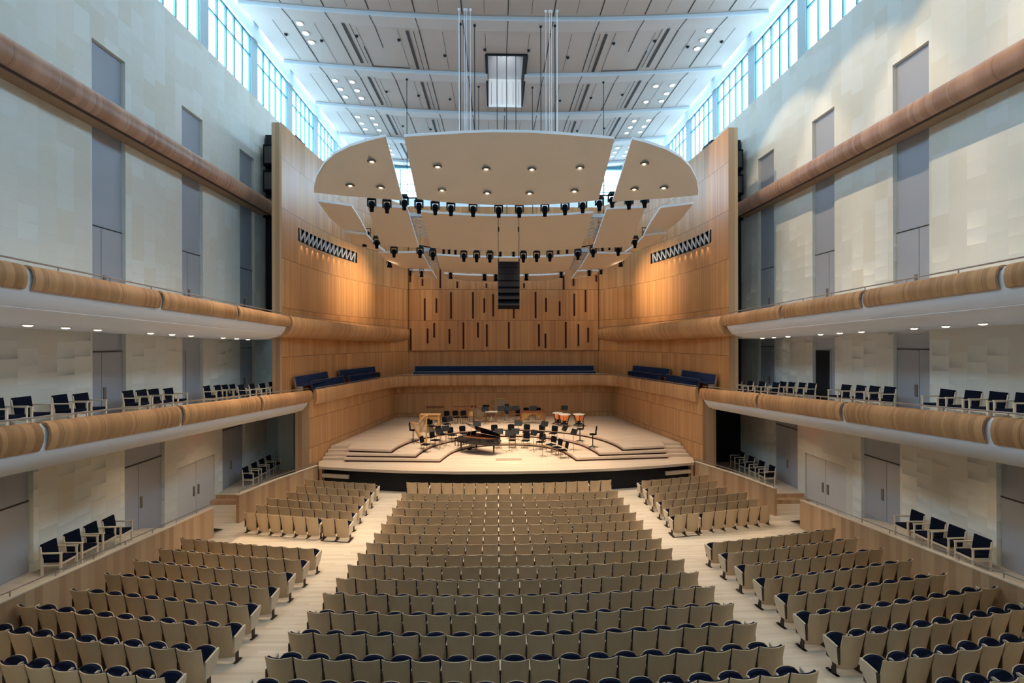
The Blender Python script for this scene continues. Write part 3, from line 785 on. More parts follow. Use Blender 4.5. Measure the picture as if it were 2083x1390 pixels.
for k, (E_, z, yo, lab) in enumerate(((E1, 1.4, 26.9, 'lowest'), (E2, 1.6, 27.15, 'middle'), (E3, 1.8, 27.5, 'highest'))):
    r = thing('orchestra_riser', '%s curved wooden orchestra riser tier on the stage' % lab, 'stage riser', (0, 0, 0), 0, 'curved orchestra risers')
    h = [(-9.05, yo)]+smoothp(E_); back = [(9.1, 28.4), (10.12, 28.55), (9.74, 31.2), (9.45, 33), (8.69, 38.68), (-8.69, 38.68), (-9.45, 33), (-9.74, 31.2), (-10.12, 28.55), (-9.1, 28.4)]
    pts = mir(h)+back
    m = MB(); m.prism(pts, z-.115, z); m.build('riser_deck', 'stagefloor', r)
    ins = [(x*.992, y+.05) for x, y in mir(h)]+[(x*.99, y-.03) for x, y in back]
    m = MB(); m.prism(ins, z-.2, z-.115); m.build('riser_shade_recess', 'slot', r)  # base coloured dark to paint the shadow line under each riser lip
for s, sn in ((-1, 'left'), (1, 'right')):
    m = MB()
    for i in range(4):
        y = 27.25+.3*i; m.box(min(s*9.1, s*(10.35-.05*i)), max(s*9.1, s*(10.35-.05*i)), y, 28.55, 1.2+.15*i, 1.2+.15*(i+1))
    tag(m.build('stage_steps', 'stagefloor'), 'short flight of wooden steps beside the risers on the %s end of the stage' % sn, 'steps')
m = MB(); m.box(-.66, .74, 26.75, 27.6, 1.2, 1.33); tag(m.build('conductor_podium', 'stagefloor'), 'low square wooden conductor podium at the front of the stage', 'podium')

# ------------------------------------------------------------------ theatre seats
def seat_meshes():
    W = .25
    def curve(w, sagv, n=6): return [(-w+2*w*i/n, -sagv*(1-((-w+2*w*i/n)/w)**2)) for i in range(n+1)]
    res = {}
    m = MB(); cv = curve(.261, .075); zs = [.13, .35, .6, .86, .90]
    def shell(mb, cv, zs, yf, th, wf=lambda z: 1):
        n = len(cv); k = len(mb.v)
        for off in (0, th):
            for z in zs:
                for x, y in cv: mb.v.append((x*wf(z), y+off+yf(z), z))
        L = n*len(zs)
        for l in range(2):
            for a in range(len(zs)-1):
                for i in range(n-1):
                    q = k+l*L+a*n+i; mb.face((q, q+1, q+n+1, q+n))
        for a in range(len(zs)-1):
            for i in (0, n-1):
                q = k+a*n+i; mb.face((q, q+n, q+n+L, q+L))
        for a in (0, len(zs)-1):
            for i in range(n-1):
                q = k+a*n+i; mb.face((q, q+1, q+1+L, q+L))
    yb = lambda z: -.02-.17*(z-.13)/.77
    shell(m, cv, zs, yb, .018, lambda z: .93+.07*min(1, z/.8)); res['wood_back'] = m
    m = MB(); cv2 = curve(.24, .07); shell(m, cv2, [.42, .6, .80, .865], lambda z: yb(z)+.02, .06); res['back_cushion'] = m
    # tipped-up seat
    m = MB()
    n = 8
    def lip(mb, y0, th, mat, x=.235):
        k = len(mb.v); pts = []
        for i in range(n+1):
            xx = -x+2*x*i/n; top = .555+.095*math.sqrt(max(0, 1-(xx/x)**2))**.8
            pts.append((xx, top))
        for off in (0, th):
            for xx, tp in pts:
                f = tp; cvv = .045*(1-(xx/x)**2)
                mb.v.append((xx, y0+off+.02, .38)); mb.v.append((xx, y0+off+.13+cvv, f))
        L = 2*(n+1)
        for l in (0, 1):
            for i in range(n):
                q = k+l*L+2*i; mb.face((q, q+2, q+3, q+1), mat)
        for i in range(n):
            q = k+2*i; mb.face((q+1, q+3, q+3+L, q+1+L), mat); mb.face((q, q+2, q+2+L, q+L), mat)
        for i in (0, n):
            q = k+2*i; mb.face((q, q+1, q+1+L, q+L), mat)
    lip(m, .10, .065, 0); lip(m, .168, .016, 1); res['tipped_seat'] = m
    m = MB()
    pr = [(-.06, .58), (.20, .61), (.21, .64), (.18, .655), (-.07, .62)]
    for x0, x1 in ((-.294, -.262),):
        k = len(m.v)
        for x in (x0, x1): m.v += [(x, y, z) for y, z in pr]
        m.face(range(k, k+5)); m.face(range(k+5, k+10))
        for i in range(5): m.face((k+i, k+(i+1) % 5, k+5+(i+1) % 5, k+5+i))
    res['armrest'] = m
    m = MB(); m.box(-.293, -.263, -.12, .2, .27, .60); m.box(-.29, -.26, -.02, .08, 0, .13); m.box(-.31, -.24, -.1, .2, 0, .02); res['pedestal'] = m
    m = MB()
    pr = [(-.10, .25), (.07, .24), (.20, .38), (.28, .58), (.28, .66), (-.07, .585)]
    x0, x1 = .255, .30; k = len(m.v)
    for x in (x0, x1): m.v += [(x, y, z) for y, z in pr]
    m.face(range(k, k+6)); m.face(range(k+6, k+12))
    for i in range(6): m.face((k+i, k+(i+1) % 6, k+6+(i+1) % 6, k+6+i))
    res['end_panel'] = m
    return res
SM = seat_meshes()
SMAT = {'wood_back': 'seatwood', 'back_cushion': 'blue', 'tipped_seat': ['blue', 'seatwood'], 'armrest': 'endwood', 'pedestal': 'standm', 'end_panel': 'endwood'}
proto = {k: v.build(k, SMAT[k], link=False, smooth=k in ('wood_back', 'back_cushion', 'tipped_seat')) for k, v in SM.items()}
br = MB(); br.box(.268, .288, -.03, .06, 0, .25); br.box(.245, .315, -.08, .14, 0, .02)
proto['foot_bracket'] = br.build('foot_bracket', 'standm', link=False)
mirx = Matrix.Scale(-1, 4, (1, 0, 0))
def mesh_mirror(o, nm):
    me = o.data.copy(); me.transform(mirx); me.flip_normals(); q = bpy.data.objects.new(nm, me); return q
protoL = {k: mesh_mirror(proto[k], k) for k in ('end_panel', 'foot_bracket', 'armrest', 'pedestal')}
ORD = ['first', 'second', 'third', 'fourth', 'fifth', 'sixth', 'seventh', 'eighth', 'ninth', 'tenth', 'eleventh', 'twelfth', 'thirteenth', 'fourteenth', 'fifteenth', 'sixteenth', 'seventeenth', 'eighteenth']
seats = []   # x, y, z, rot, endL, endR, label, group
def row(Dk, phis, block, rk, nrow, splits=()):
    """seats on the arc of radius YC-Dk about the stage focus"""
    r = YC-Dk; n = len(phis)
    for i, ph in enumerate(phis):
        x = r*math.sin(ph); y = YC-r*math.cos(ph)
        lab = 'wood-backed theatre seat, %s, %s row from the %s, %s from the left' % (block, ORD[rk], 'stage', ORD[i])
        seats.append(dict(x=x, y=y, z=fz(x, y), rot=ph, eL=(i == 0 or i in splits), eR=(i == n-1 or (i+1) in splits), label=lab, group='theatre seats in the %s' % block))
CR = [23.75, 22.1, 21.1, 20.15, 19.2, 18.25, 17.22, 16.2, 15.2, 14.2, 13.2, 12.2, 11.2, 10.2, 9.2, 8.2]
P = .556
for k, D in enumerate(CR):
    r = YC-D
    if k == 0:
        xs_ = [-9.0*P-.08+P*(.5+i) for i in range(2)]+[(i-6.5)*P for i in range(14)]+[9*P+.08-P*(1.5-i) for i in range(2)]
        row(D, [x/r for x in xs_], 'centre block', k, 16, (2, 16))
    else: row(D, [((i-8.5)*P)/r for i in range(18)], 'centre block', k, 16)
for s, sn in ((-1, 'left'), (1, 'right')):
    for k in range(9):
        D = 15.42-1.02*k; r = YC-D; n = 9 if k < 5 else 10
        x0 = 6.47 if n == 9 else 6.3
        ph0 = math.asin(x0/r)
        ph = [s*(ph0+(P*(i+.5))/r) for i in range(n)]
        if s < 0: ph = ph[::-1]
        row(D, ph, 'near %s block' % sn, k, 9)
    for k, (D, n) in enumerate(((23.3, 7), (22.3, 7), (21.35, 7), (20.4, 8), (19.5, 8), (18.55, 8))):
        r = YC-D; ph0 = math.asin((6.5 if k < 5 else 6.35)/r)
        ph = [s*(ph0+(P*(i+.5)+(.12 if (k == 5 and i > 1) else 0))/r) for i in range(n)]
        if s < 0: ph = ph[::-1]
        row(D, ph, 'far %s block' % sn, k, 6, ((2,) if s > 0 else (6,)) if k == 5 else ())
def view(x, y, z):
    dx = x-CAM.x; zc = y*math.cos(YAW)+dx*math.sin(YAW); xr = dx*math.cos(YAW)-y*math.sin(YAW)
    return 1041.5+F*xr/zc, 695-F*(z-CAM.z)/zc, zc
vis = []
for q in seats:
    px, py, zc = view(q['x'], q['y'], q['z']+.9)
    q['d'] = zc
    if -40 < px < 2123 and py < 1386: vis.append(q)
vis.sort(key=lambda q: q['d'])
near = vis[:300]; far = vis[300:]
firsts = {}
for q in near:
    t = bpy.data.objects.new('theatre_seat', None); C.objects.link(t); t.empty_display_size = .2
    t.location = (q['x'], q['y'], q['z']); t.rotation_euler = (0, 0, q['rot']+random.uniform(-.012, .012))
    tag(t, q['label'], 'seat', q['group'])
    for k in ('wood_back', 'back_cushion', 'tipped_seat', 'armrest', 'pedestal'):
        c = proto[k].copy(); C.objects.link(c); c.parent = t
    if q['eR']:
        for k in ('end_panel', 'foot_bracket'):
            c = proto[k].copy(); C.objects.link(c); c.parent = t
    if q['eL']:
        for k in ('end_panel', 'foot_bracket'):
            c = protoL[k].copy(); C.objects.link(c); c.parent = t
# all remaining seats, merged as uncountable background seating
def merge(mb, src, mat4, off):
    n = len(mb.v); mb.v += [tuple(mat4 @ Vector(v)) for v in src.v]
    for f, mi in zip(src.f, src.mi): mb.face([n+i for i in f], off[mi] if isinstance(off, (list, tuple)) else off)
big = MB(); mm = {'wood_back': [0], 'back_cushion': [1], 'tipped_seat': [1, 0], 'armrest': [2], 'pedestal': [3], 'end_panel': [2]}
for q in far:
    mt = Matrix.Translation((q['x'], q['y'], q['z'])) @ Matrix.Rotation(q['rot'], 4, 'Z')
    for k in ('wood_back', 'back_cushion', 'tipped_seat', 'armrest', 'pedestal'): merge(big, SM[k], mt, mm[k])
    if q['eR']: merge(big, SM['end_panel'], mt, [2]); merge(big, br, mt, [3])
    if q['eL']: merge(big, SM['end_panel'], mt @ mirx, [2]); merge(big, br, mt @ mirx, [3])
M['seatwood_far'] = wood_obj('seat_plywood_far', (.47, .345, .205), (.64, .49, .32), k=2.)
o = big.build('distant_seating', ['seatwood_far', 'blue', 'armwood', 'standm'], smooth=True)
tag(o, 'wood-backed theatre seats in the front stalls nearest the stage', 'seats'); o['kind'] = 'stuff'
m = MB()
for q in seats:
    pass
# dark floor bases under the two removable seats ending each far block, and an empty base plate
for s, sn in ((-1, 'left'), (1, 'right')):
    m = MB(); r = YC-18.55; ph0 = math.asin(6.35/r)
    for i in (0, 1, 2): 
        a = s*(ph0+P*i/r); x = r*math.sin(a); y = YC-r*math.cos(a); m.box(x-.05, x+.05, y-.25, y+.3, .02, .06)
    a0 = s*ph0; a1 = s*(ph0+P*2/r)
    p0 = (r*math.sin(a0), YC-r*math.cos(a0)-.22); p1 = (r*math.sin(a1), YC-r*math.cos(a1)-.22)
    m.tube((p0[0], p0[1], .05), (p1[0], p1[1], .05), .03, 0, 6)
    tag(m.build('seat_wagon_base', 'standm'), 'dark metal skid under the removable pair of seats ending the %s front stalls' % sn, 'seat base')
m = MB(); m.box(8.3, 8.75, 17.35, 17.5, .1, .16); m.box(9.2, 9.6, 17.6, 17.75, .1, .16); m.box(8.45, 8.6, 17.2, 17.6, .1, .14); m.box(9.3, 9.45, 17.45, 17.9, .1, .14)
tag(m.build('floor_bracket', 'standm'), 'bare dark seat brackets on the floor in front of the near right block', 'bracket')

m = MB(); m.tube((-6.25, 9.62, fz(-6.25, 9.62)+.012), (-5.1, 9.52, fz(-5.1, 9.52)+.012), .022, 0, 6)
tag(m.build('step_nosing', 'standm'), 'thin dark metal strip across the left aisle floor at the bottom of the picture', 'floor strip')
# ------------------------------------------------------------------ loose armchairs along the walls and boxes
def armchair():
    t = thing('armchair', '', 'armchair'); h = .50
    for x in (-.27, .27):
        m = MB(); m.box(x-.022, x+.022, .22, .265, 0, .66); m.build('front_leg', 'armwood', t)
        m = MB(); n = len(m.v)
        m.prism([(x-.022, -.30), (x+.022, -.30), (x+.022, -.25), (x-.022, -.25)], 0, .5)
        m.tube((x, -.27, .48), (x, -.33, .86), .026, 0, 4); m.build('rear_leg', 'armwood', t)
        m = MB(); m.box(x-.03, x+.03, -.30, .28, .655, .69); m.build('armrest', 'armwood', t)
        m = MB(); m.box(x-.012, x+.012, -.27, .24, .30, .34); m.build('side_rail', 'armwood', t)
    m = MB(); m.box(-.26, .26, .225, .255, .33, .39); m.build('seat_rail', 'armwood', t)
    m = MB(); m.box(-.245, .245, -.26, .25, .39, .465); m.build('seat_cushion', 'bluechair', t)
    m = MB(); xf = Matrix.Translation((0, -.26, .46)) @ Matrix.Rotation(R(9), 4, 'X'); m.box(-.24, .24, -.03, .03, .0, .46, 0, xf); m.build('back_cushion', 'bluechair', t)
    m = MB(); m.box(-.25, .25, -.05, -.032, -.02, .46, 0, xf); m.build('back_panel', 'armwood', t)
    return t
ac = None
def place_ac(x, y, z, rz, lab, grp):
    global ac
    if ac is None: ac = armchair(); ac.location = (x, y, z); ac.rotation_euler = (0, 0, rz); ac['label'] = lab; ac['group'] = grp; return ac
    return copy_tree(ac, loc=(x, y, z), rz=rz, label=lab, group=grp)
NE = ['nearest', 'second', 'third', 'fourth', 'fifth', 'sixth', 'seventh', 'eighth']
def acs(s, xs_, y_, z_, where, grp, rows=None):
    for i, y in enumerate(sorted(y_)):
        place_ac(s*xs_, y+random.uniform(-.03, .03), z_(y), (-PI/2 if s < 0 else PI/2)+random.uniform(-.07, .07),
                 'navy armchair %s, %s from the camera' % (where, NE[i]), grp)
acs(-1, 13.5, (14.7, 15.42, 16.13, 16.9), lambda y: platz(y)+.0, 'on near left platform by the stone wall', 'armchairs on left near platform')
acs(1, 13.5, (16.18, 15.42, 14.71, 13.96), lambda y: platz(y)+.0, 'on near right platform by the stone wall', 'armchairs on right near platform')
acs(-1, 13.4, (25.6, 26.45, 27.3, 28.15), lambda y: .38, 'behind short partition left of the stage', 'armchairs on left far platform')
acs(1, 13.4, (27.89, 26.79, 25.75, 24.76), lambda y: .38, 'behind short partition right of the stage', 'armchairs on right far platform')
zb_ = lambda y: ztL(y)-.52
acs(-1, 13.4, (13.06, 13.76, 14.95, 15.63), zb_, 'in left lower balcony, near group', 'armchairs in left lower balcony')
acs(-1, 13.4, (17.64, 18.26, 18.88, 19.7), zb_, 'in left lower balcony, middle group', 'armchairs in left lower balcony')
acs(-1, 13.4, (22.3, 23.1, 23.75, 24.4), zb_, 'in left lower balcony, far group against the wall', 'armchairs in left lower balcony')
acs(-1, 12.2, (22.9, 23.9, 24.9, 25.9), lambda y: ztL(min(y, 25))-.5, 'in left lower balcony, far group behind the rail', 'armchairs in left lower balcony')
acs(1, 13.4, (12.72, 13.43, 14.14, 14.94), zb_, 'in right lower balcony, near group', 'armchairs in right lower balcony')
acs(1, 13.4, (17.22, 17.95, 18.64, 19.39), zb_, 'in right lower balcony, middle group', 'armchairs in right lower balcony')
acs(1, 13.4, (21.59, 22.26, 23.06, 23.78), zb_, 'in right lower balcony, far group against the wall', 'armchairs in right lower balcony')
acs(1, 12.2, (22.38, 23.53, 24.67, 25.82), lambda y: ztL(min(y, 25))-.5, 'in right lower balcony, far group behind the rail', 'armchairs in right lower balcony')

# ------------------------------------------------------------------ choir benches
def bench(p0, p1, z, lab, grp, hb=.42, faces=1):
    p0 = Vector(p0); p1 = Vector(p1); L = (p1-p0).length; a = math.atan2(p1.y-p0.y, p1.x-p0.x)
    t = thing('choir_bench', lab, 'bench', (p0.x, p0.y, z), a, grp)
    m = MB(); xf = Matrix.Translation((0, 0, .42)) @ Matrix.Rotation(R(-10), 4, 'X')
    m.box(.03, L-.03, -.03, .03, .0, hb, 0, xf); m.build('backrest', 'bluebench', t)
    m = MB(); m.box(.03, L-.03, -.4, -.02, .34, .41); m.build('seat_cushion', 'bluebench', t)
    m = MB(); m.box(0, L, .032, .05, -.03, hb+.02, 0, xf); m.box(0, L, -.035, .035, hb, hb+.025, 0, xf)
    for x in (0, L-.03): m.box(x, x+.03, -.035, .05, -.42, hb, 0, xf); m.box(x, x+.03, -.4, 0, 0, .34)
    m.build('bench_frame', 'metal', t)
    return t
bench((-7.42, 39.35), (7.5, 39.35), 4.5, 'long dark blue bench behind the stage, front row beneath the panelling', 'rear choir benches', .42)
bench((-7.42, 40.15), (7.5, 40.15), 4.92, 'long dark blue bench behind the stage, back row beneath the panelling', 'rear choir benches', .44)
for s, sn in ((-1, 'left'), (1, 'right')):
    def bb(a, c, z, lab):
        if s > 0: a, c = (-c[0], c[1]), (-a[0], a[1])
        bench(a, c, z, lab, 'side choir benches')
    bb((-11.25, 25.9), (-11.1, 30.4), 5.12, 'blue upholstered bench %s of the stage, back row nearer the audience' % sn)
    bb((-10.85, 31.8), (-9.75, 36.7), 5.1, 'blue upholstered bench %s of the stage, back row nearer the organ wall' % sn)
    bb((-10.95, 27.4), (-10.5, 31.6), 4.76, 'blue upholstered bench %s of the stage, front row nearer the audience' % sn)
    bb((-10.35, 32.3), (-9.55, 36.2), 4.72, 'blue upholstered bench %s of the stage, front row nearer the organ wall' % sn)

# ------------------------------------------------------------------ acoustic canopy (panels, downlights, moving lights)
def ray(px, py):
    a = (px-1041.5)/F; bb_ = -(py-695)/F
    return Vector((a*math.cos(YAW)+math.sin(YAW), math.cos(YAW)-a*math.sin(YAW), bb_))
def onplane(px, py, y0, z0, sl):
    """meets the tilted panel plane z = z0 - sl*(y-y0)"""
    d = ray(px, py); # CAM.z + t d.z = z0 - sl*(t d.y - y0)
    tt = (z0+sl*y0-CAM.z)/(d.z+sl*d.y); return CAM+d*tt
def axis(v, s): return Vector((v.x*1, v.y, v.z))
rowsP = {1: (21.5, 17.02, .53), 2: (27.1, 15.05, .40), 3: (32.1, 13.55, .19), 4: (36.6, 12.95, .13)}
CN = {1: 'front', 2: 'second', 3: 'third', 4: 'rearmost'}
def panel(pts, lab, lights=(), holes=()):
    cx = sum(p.x for p in pts)/len(pts); cy = sum(p.y for p in pts)/len(pts); czz = sum(p.z for p in pts)/len(pts)
    t = thing('acoustic_reflector', lab, 'acoustic panel', (cx, cy, czz+.14), 0, 'acoustic canopy panels')
    m = MB(); n = len(pts); T = .12
    q = [(p.x-cx, p.y-cy, p.z-czz-.14) for p in pts]
    m.poly(q, 0); m.build('panel_face', 'canopy', t, recalc=False)
    m = MB(); up = [(x, y, z+T) for x, y, z in q]; m.poly(up, 0)
    for i in range(n): m.poly([q[i], q[(i+1) % n], up[(i+1) % n], up[i]], 0)
    m.build('panel_edge', 'white', t, recalc=False)
    for i, l in enumerate(lights):
        mm_ = MB(); mm_.lathe([(.21, .0), (.21, -.03), (.18, -.04), (.08, .0)], seg=16)
        o = mm_.build('downlight', 'ring', t); o.location = (l.x-cx, l.y-cy, l.z-czz-.142)
        mm_ = MB(); mm_.lathe([(0, -.05), (.04, -.045), (.045, -.01)], seg=12); g = mm_.build('downlight_bulb', 'lamp', o); g.location = (.0, .03, .0)
    return t
def pl(k, L): y0, z0, sl = rowsP[k]; return [onplane(x, y, y0, z0, sl) for x, y in L]
def mirr(P_): return [Vector((-p.x, p.y, p.z)) for p in P_]
def symcentre(k, near, far_):
    a = pl(k, near); c = pl(k, far_)     # left half outlines ending on the axis
    def full_(h): return h+[Vector((-p.x, p.y, p.z)) for p in h[::-1] if p.x < -.1]
    A = full_(a); B_ = full_(c); return A+B_[::-1]
LT1 = pl(1, [(891, 338), (990, 343), (900, 386), (992, 392)])
L1 = [v for v in LT1]+mirr(LT1)
panel(symcentre(1, [(823, 278), (880, 274.5), (940, 271), (1000, 269)], [(849, 404.5), (890, 409.5), (940, 414), (1000, 417)]), 'large pale central panel of the acoustic canopy, front row', L1)
LW = pl(1, [(757, 327), (713, 376), (775, 380)])
W1 = pl(1, [(786, 277.5), (765, 282), (744, 287.5), (712, 297.6), (680.6, 313.5), (659, 333.6), (645, 358), (639.5, 381), (640, 391), (700, 397.5), (760, 402.5), (820, 407.5)])
panel(W1, 'quarter-round pale canopy panel at left end of the front row', LW); panel(mirr(W1), 'quarter-round pale canopy panel at right end of the front row', mirr(LW))
panel(symcentre(2, [(856, 431), (900, 435), (960, 438.5), (1005, 440)], [(877, 504), (920, 508), (960, 510.5), (1005, 511.5)]), 'pale central panel of the acoustic canopy, second row')
for k, outl, nm in ((2, [(748, 419), (790, 421), (829, 423), (852.6, 503.5), (812, 501.5), (776, 499.5), (762, 460)], 'inner %s canopy panel of the second row'),
                    (2, [(647, 409), (716, 419), (733, 446), (748, 475), (699, 466), (672, 443)], 'outer curved %s canopy panel of the second row'),
                    (3, [(770, 514.5), (815, 514.5), (857.7, 513.5), (876.7, 548), (819.7, 544.5), (788, 530)], 'inner %s canopy panel of the third row'),
                    (3, [(700, 472.5), (746, 477), (764, 497), (784, 512), (757, 507), (725, 492)], 'outer curved %s canopy panel of the third row'),
                    (4, [(833, 550.5), (857, 550.5), (879, 551), (889, 567), (862, 563.5), (845, 557)], '%s canopy panel of the rearmost row')):
    A = pl(k, outl); panel(A, nm % 'left'); panel(mirr(A), nm % 'right')
panel(symcentre(3, [(888, 519), (930, 522), (1005, 524.5)], [(897, 549), (940, 554), (1005, 557.5)]), 'pale central panel of the acoustic canopy, third row')
panel(symcentre(4, [(904, 557), (950, 560), (1005, 562)], [(912, 566), (950, 571), (1005, 574)]), 'pale central panel of the acoustic canopy, rearmost row')
# steel catwalk frames between the centre and the wings
for s, sn in ((-1, 'left'), (1, 'right')):
    for (a, c, w, lab) in (((5.35, 30.2, 13.95), (4.9, 30.6, 14.1), .0, 'second'), ((4.95, 33.6, 13.2), (4.7, 35.2, 13.0), 0, 'third')):
        t = MB()
        x0 = 5.3 if lab == 'second' else 5.15; y0 = 28.6 if lab == 'second' else 32.6; z = 14.95 if lab == 'second' else 13.65; y1 = y0+(2.3 if lab == 'second' else 2.8)
        xc = s*x0
        for dz in (0, .3):
            t.tube((xc-.38, y0, z+dz), (xc-.38, y1, z+dz-.6), .03, 0, 6); t.tube((xc+.38, y0, z+dz), (xc+.38, y1, z+dz-.6), .03, 0, 6)
        for k in range(6):
            y = y0+(y1-y0)*k/5; zz = z-.6*k/5; t.tube((xc-.38, y, zz), (xc+.38, y, zz+.3), .02, 0, 4); t.tube((xc-.38, y, zz+.3), (xc+.38, y, zz), .02, 0, 4)
        t.box(xc-.45, xc+.45, y0-.1, y0+.2, z+.2, z+.42)
        tag(t.build('canopy_truss', 'metal'), 'grey steel truss in the gap on the %s side of the canopy, %s row' % (sn, lab), 'truss')
# moving heads hanging along each far edge
def moving_head(big_=True):
    t = thing('moving_head_light', '', 'stage light')
    m = MB(); m.box(-.17, .17, -.17, .17, -.16, 0); m.build('light_base', 'black', t)
    m = MB()
    for x in (-.2, .2): m.box(x-.035, x+.035, -.07, .07, -.52, -.1)
    m.box(-.2, .2, -.07, .07, -.16, -.11); m.build('yoke', 'black', t)
    m = MB(); m.lathe([(.05, -.24), (.13, -.28), (.155, -.42), (.14, -.58), (.105, -.62), (.10, -.80), (.085, -.80)], seg=14); m.build('lamp_head', 'blackm', t)
    return t
mh = None
def place_mh(p, sc, lab, rz=0., grp='moving head stage lights'):
    global mh
    if mh is None: mh = moving_head(); o = mh; o['label'] = lab; o['group'] = grp
    else: o = copy_tree(mh, label=lab, group=grp)
    o.location = p; o.scale = (sc, sc, sc); o.rotation_euler = (0, 0, rz); return o
y0, z0, sl = rowsP[1]
i = 0
def P_at(px, py, Y):
    d = ray(px, py); return CAM+d*((Y-CAM.y)/d.y)
row1 = [(757, 404), (788, 407), (823, 409), (853, 408), (886, 411), (918, 413), (963, 415), (1015, 417), (1057, 417), (1109, 415), (1150, 412), (1186, 408), (1220, 404), (1246, 405), (1280, 401), (1312, 398)]
for i, (x, y) in enumerate(row1):
    p = P_at(x, y-5 if i not in (2, 13) else y-13, 25.55)
    place_mh(p, 1.0, 'black moving stage light under front canopy row, %s from the left' % ORD[i])
row2 = [(767, 483), (802, 502), (855, 503), (881, 508), (944, 511), (970, 512), (997, 513), (1065, 513), (1092, 512), (1119, 511), (1176, 508), (1207, 503), (1258, 500), (1292, 484)]
for i, (x, y) in enumerate(row2):
    p = P_at(x, y-3, 30.9 if i not in (0, 13) else 30.2)
    place_mh(p, .95, 'black moving stage light under second canopy row, %s from the left' % ORD[i])
for nm_, L_, Y_, dy in (('front', row1, 25.55, 5), ('second', row2, 30.9, 3)):
    pts = [P_at(x, y-dy, Y_) for i, (x, y) in enumerate(L_) if not (nm_ == 'second' and i in (0, 13))]
    m = MB(); m.pipe([(p.x, p.y, p.z+.03) for p in pts], .035, 0, 6)
    tag(m.build('lighting_bar', 'black'), 'thin dark lighting bar behind the %s canopy row carrying the stage lights' % nm_, 'lighting bar')
def par():
    t = thing('par_can_light', '', 'stage light'); m = MB(); m.lathe([(.05, 0), (.10, -.05), (.08, -.2), (.12, -.34), (.12, -.36), (0, -.3)], seg=12); m.build('lamp_body', 'blackm', t)
    m = MB(); m.box(-.14, -.12, -.02, .02, -.22, .12); m.box(.12, .14, -.02, .02, -.22, .12); m.box(-.14, .14, -.02, .02, .1, .13); m.build('yoke', 'black', t); return t
pc = None
lst = [(742, 486, 30.5, 1.25), (903, 507, 31.2, .8), (914, 507, 31.2, .8), (927, 508, 31.2, .8), (1018, 512, 31.2, .85), (1045, 512, 31.2, .85), (1136, 508, 31.2, .8), (1154, 507, 31.2, .8), (1226, 502, 31, .8), (1240, 501, 31, .7), (1313, 470, 30.3, 1.5), (748, 470, 30.2, 1.5),
       (835, 550, 35.8, 1.), (858, 551, 35.8, 1.2), (917, 554, 36, 1.3), (986, 557, 36, 1.4), (1009, 558, 36, 1.4), (1071, 557, 36, 1.4), (1142, 553, 36, 1.3), (1199, 550, 35.8, 1.2), (1223, 549, 35.8, 1.), (793, 527, 35.0, 1.6), (1263, 528, 35.0, 1.5)]
lst.sort()
for i, (x, y, Y, sc) in enumerate(lst):
    p = P_at(x, y, Y)
    lab = 'small black can light hanging in the canopy, %s of its kind from the left' % (ORD+['nineteenth', 'twentieth', 'twenty-first', 'twenty-second', 'twenty-third'])[i]
    if pc is None: pc = par(); o = pc; o['label'] = lab; o['group'] = 'small can lights in the canopy'
    else: o = copy_tree(pc, label=lab)
    o.location = p; o.scale = (sc, sc, sc)
# hanging rods and cables of the canopy
def rod(x, y, z0_, r, mat, lab, ztop=None):
    m = MB(); zt = ztop or cz(x, y); m.tube((0, 0, 0), (0, 0, zt-z0_), r, 0, 6); m.lathe([(.07, zt-z0_-.08), (.07, zt-z0_-.01)], seg=8)
    o = m.build('hanging_rod', mat); o.location = (x, y, z0_); tag(o, lab, 'rod', 'canopy hanging rods')
nm = iter(range(99))
for s, sn in ((-1, 'left'), (1, 'right')):
    for (px, py, r, lab, mt) in ((938, 94, .022, 'outer long dark', 'black'), (967, 95, .022, 'inner long dark', 'black'), (975, 196, .02, 'shorter dark', 'black'), (829, 189, .022, 'far dark', 'black')):
        d = ray(px, py); Y = {94: 25.2, 95: 25.3, 196: 31.6, 189: 31.0}[py]
        p = P_at(px, py, Y); x = s*abs(p.x)
        zc_ = {94: 15.3, 95: 15.3, 196: 14.9, 189: 14.6}[py]
        rod(x, Y, zc_, r, mt, '%s rod holding the canopy on its %s side' % (lab, sn))
    for k, px in enumerate((935.5, 947, 951, 958.5)):
        p = P_at(px, 250, 24.3); rod(s*abs(p.x), 24.3, 15.6, .012 if k else .02, 'white', '%s thin pale cable above the canopy, %s side' % (ORD[k], sn))
for x, lab in ((-.56, 'left'), (-.0, 'middle'), (.55, 'right')): rod(x, 28.6, 15.0, .02, 'black', '%s dark rod passing up through the ceiling hatch' % lab, 27.5)
# line array loudspeaker
t = thing('line_array_loudspeaker', 'curved column of black loudspeaker boxes hanging at the centre of the canopy', 'loudspeaker', (.05, 26.3, 9.7))
Wd = 1.2; zt = 2.6; ang = 0; y = 0; z = 2.45
for k in range(7):
    h = .345; a = R([0, 0, 2, 4, 7, 11, 16][k])
    xf = Matrix.Translation((0, y, z)) @ Matrix.Rotation(-a, 4, 'X')
    m = MB(); m.box(-Wd/2+.03, Wd/2-.03, 0, .6, -h+.02, 0, 0, xf); c = m.build('speaker_box', 'blackm', t)
    m = MB(); m.box(-Wd/2, -Wd/2+.03, .02, .6, -h, 0, 0, xf); m.box(Wd/2-.03, Wd/2, .02, .6, -h, 0, 0, xf); m.build('side_plate', 'black', c)
    y += math.sin(a)*h; z -= math.cos(a)*h
m = MB(); m.box(-.6, -.54, .1, .5, 2.45, 2.62); m.box(.54, .6, .1, .5, 2.45, 2.62); m.box(-.6, .6, .28, .32, 2.46, 2.5); m.build('rigging_frame', 'black', t)
m = MB()
for x in (-.55, .55):
    m.pipe([(x, .3, 2.6), (x-.03*(1 if x < 0 else -1), .3, 3.8), (x, .28, 5.2), (x*.9, .2, 6.2)], .015, 0, 5); m.tube((x, .3, 4.15), (x, .3, 4.4), .04)
